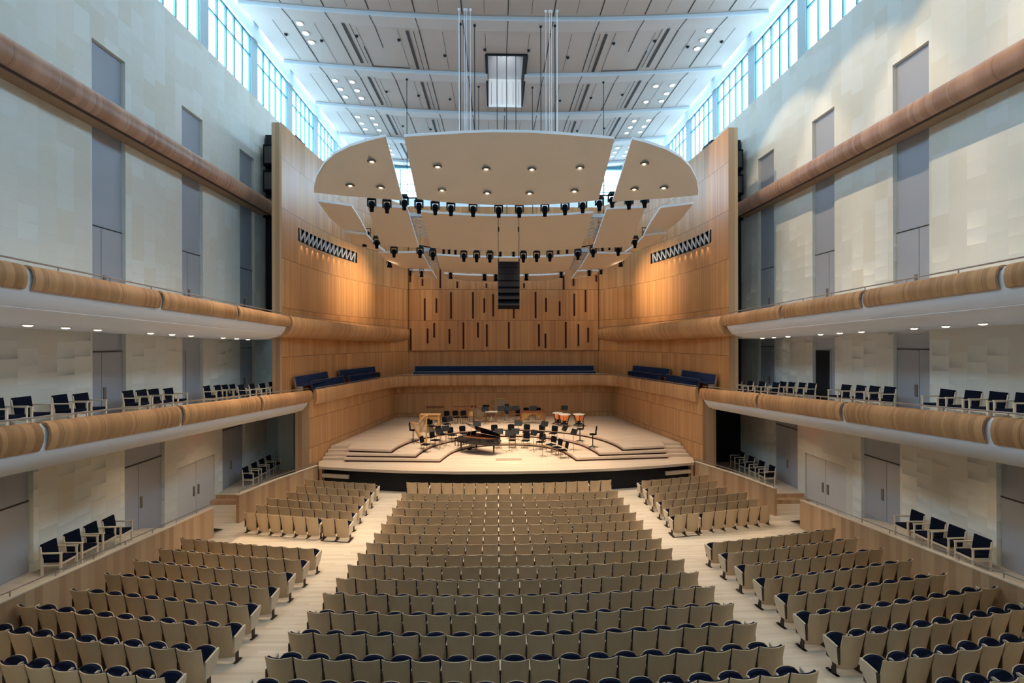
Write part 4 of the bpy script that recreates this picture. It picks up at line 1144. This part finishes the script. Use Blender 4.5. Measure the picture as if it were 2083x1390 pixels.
m.build('hanging_cable', 'black', t)
# ------------------------------------------------------------------ orchestra furniture
def face_to(x, y, tx=0., ty=26.6): return math.atan2(-(tx-x), ty-y)
def lev(x, y):
    def inside(E_, x, y):
        h = sorted([(abs(p[0]), p[1]) for p in E_]); return y > lerp(h, abs(x)) if abs(x) <= h[-1][0] else True
    z = 1.2
    for E_, zz in ((E1, 1.4), (E2, 1.6), (E3, 1.8)):
        if inside(E_, x, y): z = zz
    return z
def ochair():
    t = thing('orchestra_chair', '', 'chair')
    m = MB(); m.box(-.22, .22, -.2, .22, .44, .485); m.build('seat', 'blackm', t)
    m = MB(); xf = Matrix.Translation((0, -.2, .50)) @ Matrix.Rotation(R(10), 4, 'X')
    pts = [(-.2, .06), (-.22, .3), (-.2, .40), (-.15, .43), (.15, .43), (.2, .40), (.22, .3), (.2, .06)]
    k = len(m.v)
    for yy in (-.015, .03): m.v += [tuple(xf @ Vector((x, yy, z))) for x, z in pts]
    m.face(range(k, k+8)); m.face(range(k+8, k+16))
    for i in range(8): m.face((k+i, k+(i+1) % 8, k+8+(i+1) % 8, k+8+i))
    m.build('backrest', 'blackm', t)
    m = MB()
    for x in (-.2, .2): m.tube((x, -.19, .44), (x, -.24, .62), .014, 0, 6)
    m.build('back_bracket', 'bronze', t)
    for x in (-.19, .19):
        m = MB(); m.tube((x, .17, .44), (x*1.1, .22, 0), .014, 0, 6); m.build('leg', 'bronze', t)
        m = MB(); m.tube((x, -.16, .44), (x*1.1, -.26, 0), .014, 0, 6); m.build('leg', 'bronze', t)
    return t
oc = ochair(); first = True
def put(proto_, x, y, rz, lab, grp, z=None):
    global first
    z = lev(x, y) if z is None else z
    if not proto_.get('label'):
        proto_['label'] = lab; proto_['group'] = grp; proto_.location = (x, y, z); proto_.rotation_euler = (0, 0, rz); return proto_
    return copy_tree(proto_, loc=(x, y, z), rz=rz, label=lab, group=grp)
G = 'black orchestra chairs'
for x, y, lab in ((-4.75, 28.1, 'black orchestra chair leftmost beside the harp'), (-4.35, 29.35, 'black orchestra chair just right of the harp foot, second from left'),
                  (-4.1, 30.2, 'black orchestra chair on lowest riser between harp and piano, behind the music stand'), (-3.45, 30.85, 'black orchestra chair on riser behind the left end of the piano'),
                  (-2.75, 31.3, 'black orchestra chair on riser directly behind the piano lid tip'), (-.76, 31.6, 'black orchestra chair on riser just right of the piano lid'),
                  (.3, 31.75, 'black orchestra chair at the centre of the riser row behind the podium'), (1.3, 31.7, 'black orchestra chair right of centre in the riser row'),
                  (2.25, 31.5, 'black orchestra chair second from right in the riser row'), (3.0, 31.1, 'black orchestra chair at right end of the riser row'),
                  (-4.9, 31.9, 'black orchestra chair in front of the upright celesta'), (-4.0, 32.6, 'black orchestra chair on upper riser left of the piano lid'),
                  (-.6, 30.0, 'black orchestra chair on the stage floor touching the piano right end'), (.33, 30.05, 'black orchestra chair on stage floor, behind twin music stands'),
                  (1.15, 29.9, 'black orchestra chair on stage floor, right of the twin music stands'), (2.05, 29.5, 'black orchestra chair on stage floor, curved front row middle right'),
                  (2.6, 28.7, 'black orchestra chair on stage floor, third from right end of front row'), (2.85, 27.95, 'black orchestra chair on stage floor, second from right end of front row'), (3.1, 27.2, 'black orchestra chair nearest the audience at right end of front row')):
    put(oc, x, y, face_to(x, y), lab, G)
for x, y, lab in ((-4.18, 35.4, 'black chair at back of stage, leftmost by the tall pole'), (-3.57, 35.5, 'black chair at back of stage, middle of the left three'), (-3.0, 35.5, 'black chair at back of stage, left of the bass drum'),
                  (.95, 36.3, 'black chair at back of stage just left of the marimba'), (1.6, 36.8, 'black chair behind the marimba, left one'), (2.5, 36.8, 'black chair behind the marimba, right one')):
    put(oc, x, y, face_to(x, y)+.1, lab, G, 1.8)
def mstand():
    t = thing('music_stand', '', 'music stand')
    m = MB(); xf = Matrix.Translation((0, 0, 1.0)) @ Matrix.Rotation(R(-28), 4, 'X'); m.box(-.26, .26, -.01, .01, -.04, .30, 0, xf); m.box(-.26, .26, -.05, .01, -.05, -.035, 0, xf); m.build('desk', 'black', t)
    m = MB(); m.tube((0, 0, .08), (0, 0, 1.05), .014, 0, 6); m.build('post', 'bronze', t)
    m = MB()
    for a in (0, 2.09, 4.19): m.tube((0, 0, .12), (.26*math.sin(a), .26*math.cos(a), .01), .012, 0, 5)
    m.build('tripod_base', 'bronze', t); return t
ms = mstand()
for x, y, lab in ((.12, 28.85, 'front one of twin black music stands at stage centre'), (.48, 29.5, 'rear one of twin black music stands at stage centre'), (1.56, 29.0, 'black music stand alone in front of right-centre chairs'),
                  (1.97, 27.5, 'black music stand in front of the rightmost chairs, nearest the audience'), (3.45, 29.3, 'tall black music stand left of the two stools'), (3.83, 28.1, 'black music stand at the right riser corner beside the stools'),
                  (-.5, 29.5, 'black music stand at the right end of the piano'), (-4.0, 28.75, 'black music stand between harp chair and piano'), (-3.7, 29.6, 'black music stand behind the one left of the piano'),
                  (-3.7, 31.9, 'black music stand on riser by the celesta chair'), (-1.45, 35.0, 'black music stand in front of the bass drum'), (-.32, 35.3, 'black music stand at back, left of the blue drum'),
                  (.25, 35.3, 'black music stand at back, beneath the blue drum'), (.75, 35.4, 'black music stand at back, beside the marimba left end'), (2.0, 35.3, 'black music stand above the marimba'), (4.3, 35.3, 'black music stand behind the kettledrums'),
                  (-1.9, 31.1, 'black music stand behind the open piano lid'), (.75, 31.2, 'black music stand in the riser row right of centre'), (2.4, 30.9, 'black music stand before the right riser chairs')):
    put(ms, x, y, face_to(x, y)+PI+random.uniform(-.3, .3), lab, 'black music stands', None if y < 34.5 else 1.8)
def stool():
    t = thing('tall_stool', '', 'stool')
    m = MB(); m.lathe([(.0, .82), (.18, .82), (.20, .79), (.19, .76), (0, .76)], seg=16); m.build('seat', 'blackm', t)
    m = MB(); m.tube((0, 0, .08), (0, 0, .76), .03, 0, 8); m.build('column', 'black', t)
    m = MB(); m.box(-.16, .16, -.24, -.20, 1.02, 1.26); m.box(-.02, .02, -.23, -.15, .76, 1.06); m.build('backrest', 'blackm', t)
    m = MB()
    for k in range(5):
        a = k*2*PI/5; m.tube((0, 0, .12), (.3*math.cos(a), .3*math.sin(a), .02), .02, 0, 5)
    m.build('star_base', 'black', t); return t
sl_ = stool()
put(sl_, 4.5, 29.7, 1.4, 'tall black stool with small backrest, left of the pair on right risers', 'tall black stools')
put(sl_, 4.95, 28.0, 1.2, 'tall black stool with small backrest nearest the right edge of the risers', 'tall black stools')
put(sl_, -5.75, 29.8, -1.2, 'tall black stool at far left of the risers beside the harp', 'tall black stools')
# grand piano
t = thing('grand_piano', 'black grand piano with its lid propped open near stage centre', 'piano', (-2.4, 29.4, 1.2), PI+R(45))
out = [(-.75, 0), (.75, 0), (.75, .75), (.70, 1.05), (.55, 1.35), (.40, 1.6), (.30, 1.9), (.18, 2.12), (-.05, 2.25), (-.35, 2.28), (-.62, 2.18), (-.75, 1.95)]
m = MB(); m.prism(out, .62, .98); m.build('case', 'piano', t)
ins_ = [(x*.93, .32+(y-.32)*.97) if y > .1 else (x*.93, .32) for x, y in out]
m = MB(); m.prism(ins_, .975, .99); m.build('soundboard', 'rose', t)
m = MB(); m.box(-.72, .72, -.18, .0, .62, .70); m.box(-.72, -.64, -.18, .1, .7, .84); m.box(.64, .72, -.18, .1, .7, .84); m.build('key_bed', 'piano', t)
m = MB(); m.box(-.63, .63, -.16, .0, .70, .735); m.build('keyboard', 'skin', t)
m = MB(); xf = Matrix.Translation((-.75, 0, .99)) @ Matrix.Rotation(R(-30), 4, 'Y')
m.prism([(x+.75, y) for x, y in out if y > .3 or y == 0][:0]+[(0, .45), (1.5, .45), (1.5, .75), (1.45, 1.05), (1.3, 1.35), (1.15, 1.6), (1.05, 1.9), (.93, 2.12), (.7, 2.25), (.4, 2.28), (.13, 2.18), (0, 1.95)], 0, .025)
m.v = [tuple(xf @ Vector(v)) for v in m.v]; m.build('lid', 'piano', t)
m = MB(); m.tube((.62, .9, .98), (.42, .9, 1.65), .012, 0, 5); m.build('lid_prop', 'bronze', t)
m = MB(); xf = Matrix.Translation((0, .32, .99)) @ Matrix.Rotation(R(-25), 4, 'X'); m.box(-.36, .36, 0, .015, 0, .26, 0, xf); m.build('music_desk', 'piano', t)
for x, y in ((-.62, .12), (.62, .12), (-.3, 1.95)):
    m = MB(); m.tube((x, y, .62), (x, y, .1), .065, 0, 10, .04); l = m.build('leg', 'piano', t)
    m = MB(); m.tube((x-.02, y, .05), (x+.02, y, .05), .05, 0, 10); m.box(x-.01, x+.01, y-.01, y+.01, .05, .1); m.build('caster', 'brass', l)
m = MB(); m.tube((-.1, .25, .62), (-.06, .2, .12), .02, 0, 6); m.tube((.1, .25, .62), (.06, .2, .12), .02, 0, 6); m.box(-.12, .12, .12, .24, .06, .14); m.build('pedal_lyre', 'piano', t)
m = MB()
for a in ((-.62, .12), (.62, .12), (-.3, 1.95)): m.tube((a[0], a[1], .09), (-.05, .8, .09), .025, 0, 6)
m.build('transport_dolly', 'metal', t)
t = thing('piano_bench', 'low black bench on the far side of the grand piano keyboard', 'bench', (-2.85, 29.95, 1.4), R(45))
m = MB(); m.box(-.38, .38, -.17, .17, .42, .5); m.build('seat', 'blackm', t)
for x in (-.34, .34):
    for y in (-.14, .14): m = MB(); m.box(x-.02, x+.02, y-.02, y+.02, 0, .42); m.build('leg', 'piano', t)
# concert harp
t = thing('concert_harp', 'golden wooden concert harp leaning beside the chairs at stage left', 'harp', (-5.05, 29.75, 1.4), R(8))
m = MB(); m.pipe([(.10, 0, .12), (.12, 0, 1.85)], .045, 0, 10); m.lathe([(.05, 1.78), (.075, 1.82), (.08, 1.9), (.04, 1.95)], (.12, 0, 0), 10); m.build('column', 'gold', t)
m = MB(); k = 0; m.tube((-.02, 0, .12), (-.72, 0, 1.42), .15, 0, 10, .05); m.build('soundbox', 'gold', t)
m = MB(); m.pipe([(-.74, 0, 1.44), (-.66, 0, 1.48), (-.55, 0, 1.40), (-.44, 0, 1.36), (-.32, 0, 1.42), (-.2, 0, 1.62), (-.08, 0, 1.80), (.12, 0, 1.86)], .045, 0, 8); m.build('neck', 'gold', t)
m = MB()
for k in range(18):
    f = (k+1)/19; a = Vector((-.02-.70*f, 0, .2+1.2*f)); nx_ = a.x+.0+(.12)*(1-f)
    top = lerp([(-.74, 1.44), (-.55, 1.40), (-.44, 1.36), (-.32, 1.42), (-.2, 1.62), (-.08, 1.8), (.12, 1.86)], nx_)
    m.tube(a, (nx_, 0, top), .003, 0, 3)
m.build('strings', 'brass', t)
m = MB(); m.box(-.12, .2, -.16, .16, 0, .12); m.build('base', 'gold', t)
# celesta / upright seen from behind
t = thing('upright_celesta', 'golden wooden upright keyboard with diagonal bracing on its open back, behind the harp', 'celesta', (-5.05, 32.35, 1.6), R(-6))
m = MB(); m.box(-.66, -.58, -.3, .25, 0, 1.34); m.box(.58, .66, -.3, .25, 0, 1.34); m.build('side_panel', 'gold', t)
m = MB(); m.box(-.68, .68, -.32, .27, 1.34, 1.39); m.build('top_lid', 'gold', t)
m = MB(); m.box(-.58, .58, -.26, -.22, 1.05, 1.34); m.box(-.58, .58, -.26, -.2, 0, .14)
for k in range(4): x = -.45+.3*k; m.tube((x-.18, -.25, .14), (x+.18, -.25, 1.05), .035, 0, 4)
m.box(-.03, .03, -.26, -.2, .1, 1.1); m.build('back_bracing', 'gold', t)
m = MB(); m.box(-.58, .58, -.14, -.1, .05, 1.3); m.build('back_board', 'skin', t)
m = MB(); m.box(-.64, .64, .25, .55, .66, .78); m.build('key_bed', 'rose', t)
m = MB(); m.box(-.92, -.74, -.1, .1, 0, 1.1)
# timpani
def timp(x, y, z, r, rz, lab):
    t = thing('kettledrum', lab, 'kettledrum', (x, y, z), rz, 'copper kettledrums')
    h = .86
    m = MB(); m.lathe([(.0, h-.56), (r*.35, h-.54), (r*.72, h-.4), (r*.92, h-.2), (r*.97, h-.02)], seg=24); m.build('bowl', 'copper', t, smooth=True)
    m = MB(); m.lathe([(0, h), (r*.97, h), (r*1.04, h), (r*1.04, h-.04), (r*.98, h-.04)], seg=24); m.build('drum_head', 'skin', t)
    m = MB()
    for k in range(5):
        a = k*2*PI/5; m.tube((r*1.05*math.cos(a), r*1.05*math.sin(a), h-.03), (r*.55*math.cos(a), r*.55*math.sin(a), .18), .02, 0, 6)
    for k in range(3):
        a = k*2*PI/3+.5; m.tube((r*.3*math.cos(a), r*.3*math.sin(a), .2), (r*1.1*math.cos(a), r*1.1*math.sin(a), .04), .03, 0, 6)
    m.lathe([(r*.6, .16), (r*.6, .22), (r*.3, .24), (.06, .3)], seg=14); m.build('stand', 'black', t)
    m = MB(); m.box(-.08, .08, -r*1.2, -r*.6, .02, .08); m.build('pedal', 'metal', t)
timp(3.75, 34.7, 1.8, .36, 0, 'copper kettledrum with pale head, leftmost of the three')
timp(4.15, 34.0, 1.8, .40, .6, 'copper kettledrum with pale head, middle one of the three')
timp(5.15, 33.95, 1.8, .40, -.3, 'copper kettledrum with pale head, standing apart on the right')
# marimba
t = thing('marimba', 'long wooden marimba with arched resonators at the back right of the orchestra', 'marimba', (1.98, 35.35, 1.8), 0)
for x in (-.86, .86): m = MB(); m.box(x-.045, x+.045, -.4, .35, 0, .98); m.build('end_frame', 'rose', t)
m = MB(); m.box(-.86, .86, -.4, -.36, .8, .9); m.box(-.86, .86, .3, .34, .8, .9); m.build('side_rail', 'rose', t)
m = MB()
for k in range(30):
    x = -.8+1.6*k/29; L = .25-.10*k/29; m.box(x-.022, x+.022, -.06-L, -.06+L*.3, .9, .93)
m.build('bars', 'rose', t)
m = MB()
for k in range(26):
    x = -.8+1.6*k/25; L = .62*(abs(x)/.8)**1.6+.16; m.tube((x, -.3, .88), (x, -.3, .88-L), .03, 0, 8)
m.build('resonators', 'brass', t)
m = MB()
for x in (-.86, .86):
    for y in (-.34, .3): m.tube((x-.02, y, -.0+.03), (x+.02, y, .03), .03, 0, 8)
m.build('casters', 'black', t)
# bass drum
t = thing('bass_drum', 'large round bass drum on a stand at the back of the stage', 'drum', (-1.9, 35.9, 1.8), R(-12))
xf = Matrix.Translation((0, 0, .72)) @ Matrix.Rotation(PI/2, 4, 'X')
m = MB(); m.lathe([(.44, -.22), (.44, .22)], seg=28, xf=xf); m.build('shell', 'gold', t)
m = MB(); m.lathe([(0, .225), (.42, .225)], seg=28, xf=xf); m.lathe([(0, -.225), (.42, -.225)], seg=28, xf=xf); m.build('drum_head', 'calf', t)
m = MB(); m.lathe([(.42, .2), (.46, .2), (.46, .24), (.42, .24), (.42, .2)], seg=28, xf=xf); m.lathe([(.42, -.24), (.46, -.24), (.46, -.2), (.42, -.2), (.42, -.24)], seg=28, xf=xf); m.build('hoop', 'rose', t)
m = MB()
for x in (-.5, .5): m.tube((x, 0, .72), (x*.9, -.25, 0), .02, 0, 6); m.tube((x, 0, .72), (x*.9, .25, 0), .02, 0, 6); m.box(min(x*.9, x), max(x*.9, x), -.03, .03, .69, .75)
m.build('stand', 'bronze', t)
t = thing('floor_drum', 'small golden drum on legs left of the bass drum', 'drum', (-2.55, 35.9, 1.8), 0)
m = MB(); m.lathe([(0, .8), (.2, .8), (.2, .5), (0, .5)], seg=18); m.build('shell', 'gold', t)
m = MB()
for k in range(3): a = k*2.09; m.tube((.18*math.cos(a), .18*math.sin(a), .6), (.25*math.cos(a), .25*math.sin(a), 0), .012, 0, 5)
m.build('leg_frame', 'bronze', t)
t = thing('percussion_table', 'low golden instrument frame just right of the bass drum', 'percussion table', (-1.05, 35.9, 1.8), 0)
m = MB(); m.box(-.45, .45, -.25, .25, .78, .82); m.build('tabletop', 'skin', t)
m = MB()
for x in (-.4, .4): m.tube((x, 0, .78), (x*.4, 0, 0), .02, 0, 6)
m.build('leg_frame', 'brass', t)
t = thing('snare_drum', 'dark drum on a tall stand above the bass drum', 'drum', (-1.45, 36.4, 1.8), 0)
m = MB(); m.lathe([(0, 1.22), (.25, 1.22), (.25, 1.08), (0, 1.08)], seg=18); m.build('shell', 'blackm', t)
m = MB(); m.tube((0, 0, 0), (0, 0, 1.08), .02, 0, 6); m.tube((0, 0, .25), (.25, .1, 0), .015, 0, 5); m.tube((0, 0, .25), (-.25, .1, 0), .015, 0, 5); m.tube((0, 0, .25), (0, -.28, 0), .015, 0, 5); m.build('stand', 'bronze', t)
t = thing('xylophone', 'dark narrow xylophone on a frame at back left of the stage', 'xylophone', (-5.35, 37.2, 1.8), 0)
m = MB(); m.box(-.68, .68, -.2, .2, .92, 1.02)
for k in range(24): x = -.62+1.24*k/23; m.box(x-.02, x+.02, -.22, .22, 1.02, 1.04)
m.build('bars', 'rose', t)
for x in (-.6, .6): m = MB(); m.tube((x, -.1, .92), (x, -.15, 0), .02, 0, 6); m.tube((x, .1, .92), (x, .15, 0), .02, 0, 6); m.build('leg', 'metal', t)
m = MB(); m.lathe([(.12, 0), (.12, .02), (.02, .03)], seg=12); m.tube((0, 0, 0), (0, 0, 1.5), .02, 0, 6); o = m.build('microphone_pole', 'bronze'); o.location = (-3.95, 36.6, 1.8); tag(o, 'tall thin dark pole standing behind the left stage chairs', 'pole')
for i, (x, y, lab) in enumerate(((-3.6, 36.7, 'small raised percussion tray behind the left chairs, left one'), (-2.98, 36.7, 'small raised percussion tray behind the left chairs, right one'))):
    t = thing('percussion_tray', lab, 'tray stand', (x, y, 1.8), 0, 'percussion trays')
    m = MB(); m.box(-.27, .27, -.16, .16, 1.1, 1.13); m.box(-.27, -.24, -.16, .16, 1.02, 1.1); m.box(.24, .27, -.16, .16, 1.02, 1.1); m.build('tray', 'rose', t)
    m = MB(); m.tube((0, 0, 0), (0, 0, 1.1), .015, 0, 6); m.tube((0, 0, .2), (.22, 0, 0), .012, 0, 5); m.tube((0, 0, .2), (-.22, 0, 0), .012, 0, 5); m.tube((0, 0, .2), (0, -.22, 0), .012, 0, 5); m.build('stand', 'bronze', t)
t = thing('bongo_stand', 'pair of small drums on a stand between trays and bass drum', 'drums', (-2.4, 36.7, 1.8), 0)
m = MB(); m.lathe([(0, 1.18), (.11, 1.18), (.09, 1.0), (0, 1.0)], (-.12, 0, 0), 12); m.lathe([(0, 1.18), (.11, 1.18), (.09, 1.0), (0, 1.0)], (.14, 0, 0), 12); m.build('shells', 'rose', t)
m = MB(); m.tube((0, 0, 0), (0, 0, 1.05), .015, 0, 6); m.tube((-.12, 0, 1.05), (.14, 0, 1.05), .015, 0, 5); m.tube((0, 0, .2), (.22, .1, 0), .012, 0, 5); m.tube((0, 0, .2), (-.22, .1, 0), .012, 0, 5); m.build('stand', 'metal', t)
t = thing('tubular_chimes', 'upright frame of silver tubular chimes at the centre back of the stage', 'chimes', (-.35, 36.9, 1.8), .2)
m = MB()
for k in range(12): x = -.3+.6*k/11; m.tube((x, 0, 1.62), (x, 0, .45+.5*k/11*.6), .017, 0, 6)
m.build('tubes', 'metal', t)
m = MB(); m.box(-.38, .38, -.04, .04, 1.62, 1.68); m.tube((-.36, 0, 0), (-.36, 0, 1.65), .02, 0, 6); m.tube((.36, 0, 0), (.36, 0, 1.65), .02, 0, 6); m.box(-.4, -.3, -.25, .25, 0, .05); m.box(.3, .4, -.25, .25, 0, .05); m.build('frame', 'brass', t)
t = thing('conga_drum', 'blue barrel drum on a dark stand at the back, left of the marimba', 'drum', (.12, 36.4, 1.8), 0)
m = MB(); m.lathe([(.12, .55), (.17, .8), (.16, 1.22), (0, 1.24)], seg=16); m.build('shell', 'blueshell' if 'blueshell' in M else 'bluebench', t)
m = MB(); m.lathe([(.165, 1.2), (.175, 1.2), (.175, 1.28), (.165, 1.28)], seg=16); m.build('hoop', 'black', t)
m = MB()
for k in range(3): a = k*2.09+.3; m.tube((.1*math.cos(a), .1*math.sin(a), .6), (.28*math.cos(a), .28*math.sin(a), 0), .014, 0, 5)
m.build('stand', 'metal', t)
t = thing('cymbal_stand', 'brass cymbal on a slim stand at the back centre of the stage', 'cymbal', (-1.0, 36.9, 1.8), 0)
m = MB(); m.lathe([(.0, 1.5), (.05, 1.49), (.22, 1.46), (.22, 1.455), (0, 1.47)], seg=18); m.build('cymbal', 'brass', t)
m = MB(); m.tube((0, 0, 0), (0, 0, 1.5), .012, 0, 6)
for k in range(3): a = k*2.09; m.tube((0, 0, .3), (.25*math.cos(a), .25*math.sin(a), 0), .012, 0, 5)
m.build('stand', 'metal', t)

# ------------------------------------------------------------------ light
W = bpy.data.worlds.new('daylight'); bpy.context.scene.world = W; W.use_nodes = True
bg = W.node_tree.nodes['Background']; bg.inputs[0].default_value = (.44, .725, 1.0, 1); bg.inputs[1].default_value = 14.0
def portal(loc, rot, sx, sy):
    l = bpy.data.lights.new('window_portal', 'AREA'); l.shape = 'RECTANGLE'; l.size = sx; l.size_y = sy
    o = bpy.data.objects.new('window_portal', l); C.objects.link(o); o.location = loc; o.rotation_euler = rot
    l.cycles.is_portal = True
portal((-WX-.7, 18.4, 23.4), (0, -PI/2, 0), 3.4, 59); portal((WX+.7, 18.4, 23.4), (0, PI/2, 0), 3.4, 59)
portal((0, 48.1, 23.3), (-PI/2, 0, 0), 28, 2.9)
# canopy downlights over the stage
for p in L1: spot((p.x, p.y, p.z-.12), 760, WARMS, 85, .8, .1)
for p in LW+mirr(LW): spot((p.x, p.y, p.z-.12), 650, WARMS, 85, .8, .1)
# moving heads washing the stage
for x, y, z, tx, ty in ((-4.5, 25.5, 14.0, -3, 30), (-1.5, 25.5, 14.0, -1, 28), (1.5, 25.5, 14.0, 1, 28), (4.5, 25.5, 14.0, 3, 30), (-3, 30.9, 12.6, -3, 33), (0, 30.9, 12.6, 0, 33), (3, 30.9, 12.6, 3, 33)):
    spot((x, y, z), 2400, WARMS, 55, 1., .15, target=(tx, ty, 1.5))
# warm wash on the shell walls and the niche lamps
for s in (-1, 1):
    spot((s*6.5, 33.5, 12.6), 1300, WARM2, 95, 1., .15, target=(s*11, 33.8, 11.5))
    spot((s*5.0, 36.0, 12.2), 260, WARM2, 95, 1., .15, target=(s*8.5, 39.5, 10.5))
    for y in (27.4, 28.1, 28.8, 29.5, 30.2, 30.9, 31.6, 32.3, 33.0, 33.7):
        xw = lerp([(p[1], abs(p[0])) for p in UP], y); spot((s*(xw-.14), y, 13.42), 16, WARM2, 62, .6, .02, target=(s*(xw+.12), y, 11.0))
spot((0, 29.2, 25.4), 600, (.85, .95, 1), 70, 1., .1, target=(0, 34.1, 25.4))  # lamp added inside the hatch shaft to brighten its white far wall
for s in (-1, 1):
    for y in (12.5, 17.5, 22.0): spot((-s*5.4, y, 24.2), 1500, WARM, 34, 1., .15, target=(s*14.0, y+.5, 4.0))  # added fill spots to lift the lower side walls, without fixtures
for s in (-1, 1): spot((s*5.4, 12.5, 24.2), 5200, WARM, 36, 1., .15, target=(s*2.0, 21.0, 0)); spot((s*8.7, 13.5, 24.2), 2200, WARM, 30, 1., .15, target=(s*8.6, 21.5, 0))  # extra spots added to brighten the front stalls, without fixtures
# wall wash on the right upper wall from spots right of centre
for y in (10.0, 14.7, 19.4, 24.1): spot((6.3, y, 24.2), 2100, WARM2, 48, .35, .1, target=(14.3, y, 14.8))
spot((-8.7, 23.0, 24.3), 9500, WARM2, 34, 1., .15, target=(-10.0, 19.5, 0)); spot((-8.7, 18.0, 24.3), 5500, WARM2, 40, 1., .15, target=(-9.8, 14.5, 0))
for y in (15, 21): spot((-5.4, y, 24.2), 1500, WARM, 70, 1., .15, target=(-3, y, 0)); spot((5.4, y, 24.2), 1400, WARM, 70, 1., .15, target=(3, y, 0))

# ------------------------------------------------------------------ view
sc = bpy.context.scene
sc.view_settings.view_transform = 'Standard'; sc.view_settings.look = 'None'; sc.view_settings.exposure = 0.0; sc.view_settings.gamma = 1; sc.view_settings.use_curve_mapping = False
sc.cycles.max_bounces = 8; sc.cycles.diffuse_bounces = 5; sc.cycles.glossy_bounces = 2; sc.cycles.transparent_max_bounces = 8
sc.cycles.sample_clamp_indirect = 8; sc.cycles.caustics_reflective = False; sc.cycles.caustics_refractive = False
sc.cycles.use_denoising = True
bpy.context.view_layer.update()
